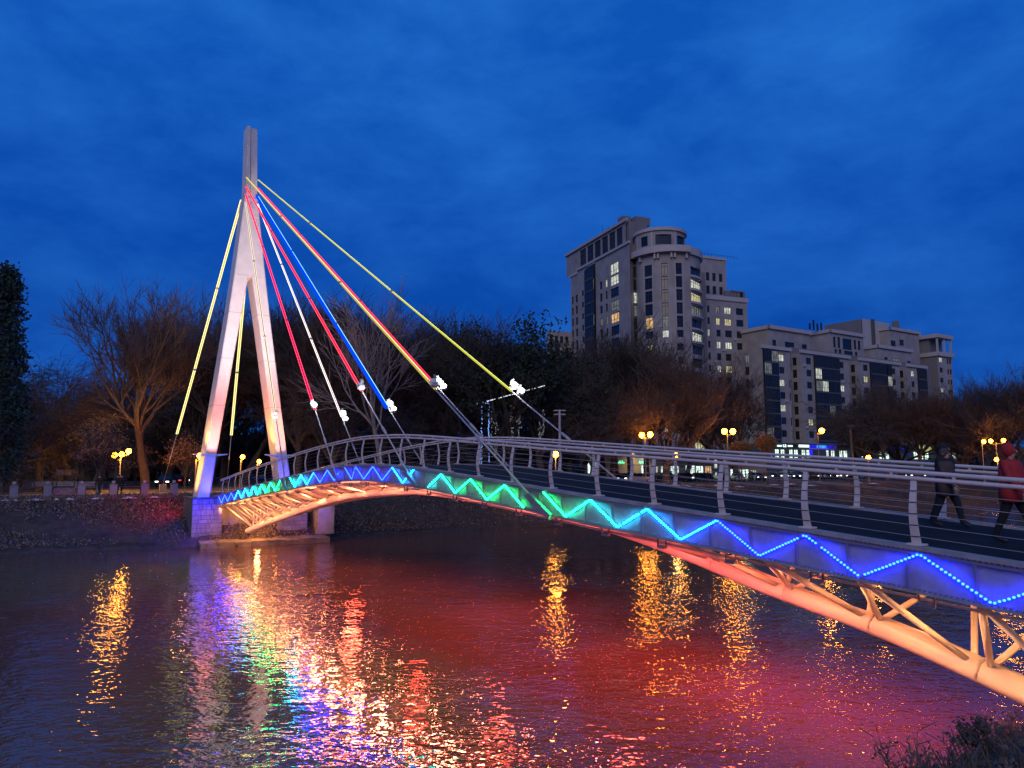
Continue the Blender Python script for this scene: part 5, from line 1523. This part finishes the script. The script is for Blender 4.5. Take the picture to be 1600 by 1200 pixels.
sign(1403, 702.5, 'ОПТИКА', 5.5, gBl, wpx=31)
panel(1417, 1419, 706, 711, gBl)
panel(1436, 1455, 695, 705.5, gY, SV-.8)
for x in (1213, 1240, 1262, 1300, 1330, 1352): 
    u, z_ = B.on_v(x, 716.5, SV-2)
    pass

# --- lit shops at the foot of the tower
SX, SY = at_depth(1010, 146)
B = Bld('shop_row', 'low row of lit shops with green signs at the foot of the rounded tower', 'shops', SX, SY, math.atan2(.30, .95))
SV = 0.0
hz = B.on_v(1060, 706, 0)[1]
wins = []
for (xa, xb, ya, yb, lt) in ((1000, 1011, 726, 743, 5), (1030, 1044, 728, 741, 5), (1045, 1058, 728, 741, 5), (1068, 1083, 727, 741, 5), (1084, 1096, 728, 741, 5), (1098, 1109, 728, 740, 3), (1137, 1150, 733, 748, 5), (1152, 1166, 733, 748, 5), (1022, 1026, 728, 748, 1), (917, 925, 712, 740, 5), (928, 934, 706, 736, 5), (1168, 1178, 734, 749, 1), (1112, 1118, 718, 732, 1)):
    wins.append((U(xa, 0), U(xb, 0), B.on_v(xa, yb, 0)[1], B.on_v(xa, ya, 0)[1], lt, 2 if xb-xa > 8 else 0, 0.75))
wall(B, M_v(0), U(905, 0), U(1192, 0), 0, hz, wins, mat('shop_row_wall', (.34, .27, .18), .85, var=.15, vscale=.4), name='shop_front')
block(B, U(905, 0), U(1192, 0), .3, 6, 0, hz-.03, WALL3, 'core')
band(B, M_v(0), U(905, 0), U(1192, 0), hz, hz+.4, .7, 'canopy', SHOPW)
sign(1006, 724.5, 'Аптека', 5.0, glow('sign_mint', (0.25, 1.0, 0.75), 1.8), -.12, wpx=17)
panel(981.5, 986.5, 717.5, 725, gG, -.1); panel(966, 975.5, 722, 724.5, gG, -.1); panel(968, 969, 719.5, 722, gG, -.1); panel(971.5, 972.5, 719.5, 722, gG, -.1)
lamp('AREA', 'shop_window_light', (U(1006, 0), -1.2, 3.4), 60, (.9, 1.0, .8), B.o, aim=(U(1000, 0), 0, 1.5), size=1.0, sizey=6)  # stands outside the row and shines back on the wall
lamp('AREA', 'shop_window_light', (U(985, 0), -1.6, 3.8), 120, (1, .70, .32), B.o, aim=(U(985, 0), 0, 1.8), size=1.0, sizey=6)  # warm lamp added outside the row to brighten the beige wall
lamp('AREA', 'shop_window_light', (U(1045, 0), -.3, 2.6), 160, (.75, 1.0, .9), B.o, aim=(U(1045, 0), -6, 0), size=1.0, sizey=10)
lamp('AREA', 'shop_window_light', (U(1150, 0), -.3, 2.6), 160, (.75, 1.0, .95), B.o, aim=(U(1150, 0), -6, 0), size=1.0, sizey=10)

# ------------------------------------------------------------------ cars
def loft_y(mb, prof, y0, y1, m=0, inset=0.0):
    pass
def car_parts(paint):
    body = MB()
    sec = [(-2.15, .35, .62), (-2.05, .28, .78), (-1.5, .25, .88), (-.9, .25, .92), (1.3, .25, .92), (1.9, .28, .90), (2.1, .35, .80), (2.15, .40, .66)]
    rings = []
    for x, zb, zt_ in sec:
        w = .86 if abs(x) < 2.0 else .74
        rings.append([(x, -w*.92, zb), (x, w*.92, zb), (x, w, zb+.18), (x, w*.95, zt_-.04), (x, w*.80, zt_), (x, -w*.80, zt_), (x, -w*.95, zt_-.04), (x, -w, zb+.18)])
    body.loft(rings)
    rings = []
    for x, z0_, z1_, w0, w1 in ((-1.15, .90, .93, .80, .78), (-.45, .90, 1.38, .80, .64), (.2, .90, 1.45, .80, .64), (1.0, .90, 1.42, .80, .63), (1.75, .88, .93, .80, .74)):
        rings.append([(x, -w0, z0_), (x, w0, z0_), (x, w1, z1_), (x, -w1, z1_)])
    cab = MB(); cab.loft(rings)
    wh = MB(); wh.tube([(0, -.10, 0), (0, .10, 0)], .31, 14, 0); rim = MB(); rim.tube([(0, -.104, 0), (0, .104, 0)], .18, 10, 0)
    hl = MB(); hl.box(-.04, .04, -.17, .17, -.07, .07)
    return (body.mesh('body', [paint]), cab.mesh('cabin', [GLASS]), wh.mesh('wheel', [RUBBER]), rim.mesh('rim', [RAILP]), hl)
CARS = [car_parts(CARP), car_parts(CARW)]
hlw = glow('headlight_on', (1.0, .96, .86), 4.0); hlr = glow('tail_light_on', (1.0, .04, .03), 1.6)
def car(x, Z, yaw, light, kind=0, label='', group='cars parked on the plaza', ybase=None):
    X, Y = at_depth(x, Z)
    t = thing('parked_car', label, 'car', world=(X, Y, GZ+CAMZ+.02), group=group); t.rotation_euler = (0, 0, yaw)
    b, c, w, r_, hl = CARS[kind]
    link('body', b, t); link('cabin', c, t)
    for sx in (-1.32, 1.32):
        for sy in (-.78, .78):
            o = link('wheel', w, t, (sx, sy, .31)); link('rim', r_, o)
    for sy in (-.6, .6):
        link('headlight', hl.mesh('headlight', [hlw if light != 'off' else GLASS]), t, (-2.12, sy, .66))
        link('tail_light', hl.mesh('tail_light', [hlr if light != 'off' else mat('dark_red_lens', (.2, .01, .01), .3)]), t, (2.13, sy, .72))
cl = 'dark car in the row parked before the lit shops'
for (x, Z, yaw, li, k) in ((972, 118, R(80), 'on', 0), (984, 120, R(20), 'off', 0), (998, 119, R(15), 'off', 1), (1030, 128, R(95), 'off', 0), (1062, 125, R(92), 'off', 0), (1072, 126, R(90), 'on', 0), (1090, 127, R(88), 'off', 0), (1102, 126, R(92), 'off', 0), (1126, 128, R(90), 'off', 0), (1152, 128, R(84), 'off', 1), (1182, 130, R(95), 'on', 0)):
    car(x, Z, yaw, li, k, ('dark car parked %s before the lit shops' % {972: 'farthest left, headlights on,', 984: 'just right of the leftmost one', 1030: 'between green-lit door and white windows', 1062: 'first under the amber globe lamp', 1072: 'with lights on under the amber globe lamp', 1090: 'left of the orange-lit window', 1102: 'under the orange-lit window', 1126: 'right of the orange-lit window', 1182: 'farthest right with its headlights on,'}[x]) if k == 0 else ('pale car among the dark ones before the green signs' if x < 1000 else 'pale car parked below the cool white shop window'))
for i, (x, Z, yaw) in enumerate(((1207, 150, 1.5), (1222, 152, 1.4), (1238, 150, 1.6), (1255, 153, 1.5), (1268, 150, 1.5), (1282, 154, 1.6), (1297, 152, 1.5), (1312, 155, 1.5), (1330, 156, 1.6), (1388, 160, 1.5), (1412, 160, 1.5), (1440, 160, 1.6))):
    car(x, Z, yaw, 'on', i % 2, '%s car from the left in the street line with headlights on' % ORD[i], 'cars with headlights on in the street')
car(262, 92, R(100), 'on', 0, 'car with lights on far left of the pylon, behind the back stay', None or 'cars beyond the park')
car(281, 98, R(-80), 'on', 0, 'car showing red tail lights left of the pylon leg', 'cars beyond the park')

# ------------------------------------------------------------------ people
def skin_body(J, E_, mats_f, mats, name='body'):
    """J: {key: ((x,y,z), rx, ry)}; E_: edges; skin modifier grown from the pelvis"""
    keys = list(J); me = bpy.data.meshes.new('sk')
    me.from_pydata([J[k][0] for k in keys], [(keys.index(a), keys.index(b)) for a, b in E_], []); me.update()
    o = bpy.data.objects.new('sk', me); COL.objects.link(o)
    md = o.modifiers.new('s', 'SKIN'); md.use_smooth_shade = True
    for i, k in enumerate(keys):
        sv = me.skin_vertices[0].data[i]; sv.radius = J[k][1:3]; sv.use_root = (i == 0)
    o.modifiers.new('u', 'SUBSURF').levels = 1
    dg = bpy.context.evaluated_depsgraph_get(); dg.update()
    out_ = bpy.data.meshes.new_from_object(o.evaluated_get(dg)); bpy.data.objects.remove(o)
    out_.name = name; out_.materials.clear()
    for m in mats: out_.materials.append(m)
    for p in out_.polygons:
        p.material_index = mats_f(p.center); p.use_smooth = True
    return out_
def person_mesh(pose, coat, trousers, fingers=False, bulk=1.0, long_coat=False):
    J = {'pel': ((0, 0, .95), .15*bulk, .12*bulk), 'spn': ((0, 0, 1.15), .15*bulk, .115*bulk), 'cho': ((0, 0, 1.36), .175*bulk, .12*bulk), 'nk': ((0, 0, 1.49), .06, .06), 'hd': ((0, -.02, 1.60), .075, .09), 'ht': ((0, -.015, 1.70), .065, .08)}
    Ed = [('pel', 'spn'), ('spn', 'cho'), ('cho', 'nk'), ('nk', 'hd'), ('hd', 'ht')]
    for s_, sx in (('l', -1), ('r', 1)):
        st = .24*sx if pose == 'walk' else .02*sx
        J['hip'+s_] = ((sx*.10, 0, .88), .10*bulk, .10*bulk); J['kn'+s_] = ((sx*.11, -st*.6-.02, .50), .068*bulk, .068*bulk)
        J['an'+s_] = ((sx*.11, -st*1.0+(.06 if st < 0 else 0), .10), .05, .05); J['to'+s_] = ((sx*.12, -st-.17, .045), .045, .035)
        Ed += [('pel', 'hip'+s_), ('hip'+s_, 'kn'+s_), ('kn'+s_, 'an'+s_), ('an'+s_, 'to'+s_)]
        J['sh'+s_] = ((sx*.19*bulk, 0, 1.42), .075*bulk, .07*bulk); J['el'+s_] = ((sx*.25*bulk, st*.5+.02, 1.15), .055*bulk, .055*bulk)
        wr = (sx*.24*bulk, st*.9-.08, .92); J['wr'+s_] = (wr, .033, .033)
        Ed += [('cho', 'sh'+s_), ('sh'+s_, 'el'+s_), ('el'+s_, 'wr'+s_)]
        J['pa'+s_] = ((wr[0], wr[1]-.02, wr[2]-.07), .03, .042); Ed.append(('wr'+s_, 'pa'+s_))
        if fingers:
            px, py, pz = J['pa'+s_][0]
            for i, (dy, ln) in enumerate(((-.033, .066), (-.011, .075), (.011, .07), (.033, .055))):
                a = 'f%d%s' % (i, s_); J[a] = ((px, py+dy, pz-.045), .010, .010); J[a+'m'] = ((px-sx*.012, py+dy*1.1, pz-.045-ln*.55), .009, .009); J[a+'t'] = ((px-sx*.034, py+dy*1.1, pz-.045-ln), .008, .008)
                Ed += [('pa'+s_, a), (a, a+'m'), (a+'m', a+'t')]
            J['th'+s_] = ((px-sx*.015, py-.048, pz+.0), .012, .012); J['tt'+s_] = ((px-sx*.03, py-.066, pz-.045), .010, .010); Ed += [('pa'+s_, 'th'+s_), ('th'+s_, 'tt'+s_)]
    def mf(c):
        if c.z > 1.50: return 2
        if c.z < .90 and abs(c.x) > .19*bulk: return 2
        if c.z < .09: return 3
        if c.z < (.92): return 1
        return 0
    return skin_body(J, Ed, mf, [coat, trousers, SKIN, DARKM])
def hair_mesh(m, hood=False):
    mb = MB(); k = 1.12 if hood else 1.0
    mb.ball((0, .02, 1.655), .107*k, 0, 14, 9, 1.15)
    return mb.mesh('hood' if hood else 'hair', [m], True)
def face_mesh():
    mb = MB(); mb.tube([(0, -.095, 1.645), (0, -.128, 1.615)], [.008, .016], 6); mb.box(-.025, .025, -.108, -.098, 1.565, 1.573)
    for sx in (-1, 1): mb.ball((sx*.032, -.098, 1.655), .010, 0, 8, 5); mb.ball((sx*.085, .0, 1.635), .022, 0, 8, 6)
    return mb.mesh('face_features', [SKIN], True)
FACE = face_mesh()
def coat_mesh(m, z0, bulk=1.0):
    mb = MB(); rings = []
    for z, rx, ry in ((z0, .22, .17), (.95, .215, .165), (1.1, .20, .15), (1.3, .215, .155), (1.42, .20, .135), (1.48, .11, .10)):
        rings.append([(rx*bulk*math.cos(2*math.pi*k/16), ry*bulk*math.sin(2*math.pi*k/16), z) for k in range(16)])
    mb.loft(rings); return mb.mesh('coat', [m], True)
def person(s_, l_, z_, yaw, body, hair, coat, label, group=None, h=1.0, face=True):
    t = thing('person', label, 'person', s_, l_, z_, rot=yaw, group=group)
    t.scale = (h, h, h); t.rotation_euler = (0, 0, SITE+yaw)
    link('body', body, t); link('hair' if 'hood' not in hair.name else 'hood', hair, t)
    if coat: link('coat', coat, t)
    if face: link('face', FACE, t)
    return t
PB_d = person_mesh('stand', CLOTHK, CLOTHK); PB_w = person_mesh('walk', CLOTHK, CLOTHK); PB_b = person_mesh('walk', CLOTHB, CLOTHK)
PN_k = person_mesh('walk', CLOTHK, CLOTHK, True, 1.12); PN_r = person_mesh('walk', CLOTHR, CLOTHK, True, 1.15); PN_b = person_mesh('walk', CLOTHB, CLOTHK, True, 1.05)
HK = hair_mesh(CLOTHK); HR = hair_mesh(CLOTHR, True); HKh = hair_mesh(CLOTHK, True); HB = hair_mesh(CLOTHB)
CK = coat_mesh(CLOTHK, .72, 1.15); CR = coat_mesh(CLOTHR, .74, 1.22); CBn = coat_mesh(CLOTHB, .70, 1.05)
def on_deck(x, y):
    z = -1.3
    for _ in range(8):
        s_, l_ = on_z(x, y, z); z = zd(s_)-.035
    return s_, l_, z
# faces look along local -y (= away from l); yaw +-90 turns them along the bridge
p = on_deck(1588, 850); person(p[0], min(max(p[1], .5), BW-.5), p[2], R(90), PN_r, HR, CR, 'walker in a bulky red hooded jacket crossing the near end of the deck', h=1.0)
print('RED', p)
p = on_deck(1482, 822); person(p[0], min(max(p[1], .5), BW-.6), p[2], R(90), PN_k, HKh, CK, 'hooded walker all in black on the near end of the deck', h=.98)
print('BLK', p)
p = on_deck(1507, 826); person(p[0]-.3, min(max(p[1], .5), BW-.5), p[2], R(90), PN_b, HB, CBn, 'walker in a brown coat half hidden beside the black hooded walker', h=.93)
for (x, y, yw) in ((385, 754, 1.2), (392, 753, 2.0), (398, 751, 1.0), (432, 748, 1.6), (410, 750, 2.2)):
    p = on_deck(x, y); person(p[0], min(max(p[1], .6), BW-.6), p[2], yw, PB_w, HK, None, 'dark-clothed walker, %s from the left of the five at the far end of the bridge' % {385: 'first', 392: 'second', 398: 'third', 410: 'fourth', 432: 'fifth'}[x], 'walkers at the far end of the bridge', face=False)
for (x, y, yw, nm) in ((487, 728, 1.4, ''), (495, 726, 1.4, '')):
    p = on_deck(x, y); person(p[0], min(max(p[1], .6), BW-.6), p[2], yw, PB_w, HK, None, '%s of the two dark figures on the rising deck' % ('left' if x < 490 else 'right'), 'two figures on the rising deck', face=False)
rp = random.Random(21); CROWD = []
for k in range(30):
    x = rp.choice((rp.uniform(1010, 1110), rp.uniform(1120, 1200), rp.uniform(1200, 1330))); Zp = rp.uniform(118, 132)
    X, Y = at_depth(x, Zp); s_, l_ = to_site(X, Y)
    CROWD.append((x, person(s_, l_, GZ+.02, rp.uniform(0, 6.2), rp.choice((PB_d, PB_w, PB_b)), HK, None, 'x', 'crowd on the plaza', h=rp.uniform(.92, 1.05), face=False)))
for k, (x, t_) in enumerate(sorted(CROWD, key=lambda q: q[0])):
    n_ = k+1; su = {1: 'st', 2: 'nd', 3: 'rd'}.get(n_ % 10 if n_ not in (11, 12, 13) else 0, 'th')
    t_['label'] = 'dark distant figure, %d%s from the left in the plaza crowd' % (n_, su)
for (x, Zp) in ((157.5, 64), (186, 66), (192, 67), (10, 70)):
    X, Y = at_depth(x, Zp); s_, l_ = to_site(X, Y)
    person(s_, l_, GZ+.02, 1.0, PB_w, HK, None, 'dark figure strolling in the park, %s' % {157.5: 'beside the pale litter bin', 186: 'left of the pair under the triple lamp', 192: 'right of the pair under the triple lamp', 10: 'alone near the left edge'}[x], 'strollers on the park path', face=False)

# ------------------------------------------------------------------ undergrowth on the banks
def bank_z(s_, prof):
    for (a, za), (b, zb) in zip(prof, prof[1:]):
        if a >= s_ >= b or a <= s_ <= b:
            t = (s_-a)/(b-a); return za+(zb-za)*t
    return prof[-1][1]
FP = [(1.9, -6.6), (1.3, -6.05), (0.6, -5.75), (-0.4, -5.0), (-1.4, -4.2), (-2.4, -3.4), (-3.3, -2.85), (-4.2, -2.62), (-6, GZ)]
rnd = random.Random(33)
mb = MB()
for _ in range(42000):
    l_ = rnd.uniform(-45, 75) if rnd.random() < .8 else rnd.uniform(-45, 20); s_ = rnd.uniform(-5.2, 1.0)
    z = bank_z(s_, FP); s_ += toe(l_, z); z += rnd.uniform(.05, .34)
    if (-1.9 < l_ < .5 or 4.8 < l_ < 7.5) and s_ < 2.9 and s_ > -1.3: continue
    p = wp(s_, l_, z); sz = rnd.uniform(.035, .11)
    a = Vector((rnd.gauss(0, 1), rnd.gauss(0, 1), rnd.gauss(0, 1))).normalized()*sz
    b = a.cross(Vector((rnd.gauss(0, 1), rnd.gauss(0, 1), rnd.gauss(0, 1)))).normalized()*sz*.7
    mb.quad(p-a, p+b, p+a, p-b, 0 if rnd.random() < .6 else 1)
for _ in range(9000):
    l_ = rnd.uniform(-45, 75); s_ = rnd.uniform(-5.6, .8)
    z = bank_z(s_, FP); s_ += toe(l_, z)
    if -1.9 < l_ < 7.5 and s_ > -1.3: continue
    p = wp(s_, l_, z); h = rnd.uniform(.15, .55)
    d = Vector((rnd.gauss(0, .35), rnd.gauss(0, .35), 1)).normalized()*h; w = Vector((.02, .01, 0))
    mb.quad(p-w, p+w, p+d+w*.3, p+d-w*.3, 2)
obj('bank_undergrowth', mb, [LITTER, mat('leaf_litter_pale', (.20, .15, .125), .9, var=.4), GRASS], kind='stuff', label='leaf litter and dry weeds on the far bank')
# near bank grass in the bottom right corner
NP = [(59.4, -6.6), (60.0, -6.05), (60.7, -5.1), (61.3, -4.0), (61.9, -3.0), (62.4, -2.3), (62.9, -2.08), (64, -1.85), (67, -1.68)]
mb = MB()
for _ in range(15000):
    l_ = rnd.uniform(-11, 4); s_ = rnd.uniform(61.3, 64.2)
    p = wp(s_, l_, bank_z(s_, NP)-.02); h = rnd.uniform(.10, .34)*(1.0+.4*math.sin(l_*2.1)*math.sin(s_*3))
    lean = Vector((rnd.gauss(0, .45), rnd.gauss(0, .45), 1)).normalized(); w = Vector((rnd.gauss(0, 1), rnd.gauss(0, 1), 0)).normalized()*rnd.uniform(.004, .009)
    q = p+lean*h*.6; r_ = q+(lean+Vector((rnd.gauss(0, .4), rnd.gauss(0, .4), -.25))).normalized()*h*.5
    mb.quad(p-w, p+w, q+w*.8, q-w*.8, 0); mb.tri(q-w*.8, q+w*.8, r_, 0)
for _ in range(16000):
    l_ = rnd.uniform(-11, 4); s_ = rnd.uniform(61.0, 64.0)
    p = wp(s_, l_, bank_z(s_, NP)+rnd.uniform(0, .16)); sz = rnd.uniform(.012, .035)
    a = Vector((rnd.gauss(0, 1), rnd.gauss(0, 1), rnd.gauss(0, 1))).normalized()*sz
    b = a.cross(Vector((rnd.gauss(0, 1), rnd.gauss(0, 1), rnd.gauss(0, 1)))).normalized()*sz*.6
    mb.quad(p-a, p+b, p+a, p-b, 1)
obj('bank_grass', mb, [GRASS, LITTER], kind='stuff', label='dry grass and weeds on the near bank, bottom right')
def weed(x, y, z, h, leaves, label, size=.03, m=LEAFB, stems=5, n=3, spread_=.25):
    s_, l_ = on_z(x, y, z); z = bank_z(s_, NP) if 60 < s_ < 67 else z
    t = thing('weed_plant', label, 'plant', s_, l_, z)
    mb = MB(); L = MB(); r_ = random.Random(int(x))
    for k in range(stems):
        p = Vector((r_.gauss(0, .04), r_.gauss(0, .04), 0)); d = Vector((r_.gauss(0, spread_), r_.gauss(0, spread_), 1)).normalized(); pts = [p]
        for j in range(6):
            p = p+d*h/6; d = (d+Vector((r_.gauss(0, .12), r_.gauss(0, .12), 0))).normalized(); pts.append(p)
            if j > 1:
                q = p+Vector((r_.gauss(0, .08), r_.gauss(0, .08), .07)); mb.tube([p, q], .003, 4); leaf_quads(L, q, leaves, size*1.2, size, r_)
        mb.tube(pts, [.007-.0009*j for j in range(7)], 5)
    obj('stem', mb, BARK, t); 
    if leaves: obj('foliage', L, m, t)
weed(1425, 1178, -2.2, .62, 1, 'thin bare weed with forked stems rising over the red water', .014, stems=3)
weed(1400, 1190, -2.3, .34, 1, 'short bent weed left of the thin forked one at the bottom', .012, stems=2)
weed(1442, 1180, -2.2, .34, 5, 'small leafy tuft on the bank edge right of the forked weed', .02, stems=7)
weed(1532, 1148, -2.2, .36, 16, 'small bush of pale rounded leaves on the bank edge', .022, GRASS, 8)
weed(1497, 1165, -2.2, .32, 2, 'reddish upright weed between the two leafy tufts', .015, stems=4)
s_, l_ = on_z(1592, 1135, -3.6)
t = thing('shrub', 'orange-lit spiky shrub under the near end of the arch', 'shrub', s_, l_, -4.3)
L = MB(); r_ = random.Random(2)
for k in range(520):
    a = r_.uniform(0, 6.28); e = r_.uniform(.1, 1.4); d = Vector((math.cos(a)*math.cos(e), math.sin(a)*math.cos(e), math.sin(e)))
    ln = r_.uniform(.5, 1.0); w = d.cross(Vector((0, 0, 1))).normalized()*.012
    L.quad(-w, w, d*ln+w*.3, d*ln-w*.3); leaf_quads(L, d*ln*.85, 2, .04, .035, r_)
obj('foliage', L, LEAFB, t)
print('TRIS', sum(sum(len(p.vertices)-2 for p in me.polygons)*1 for me in bpy.data.meshes))
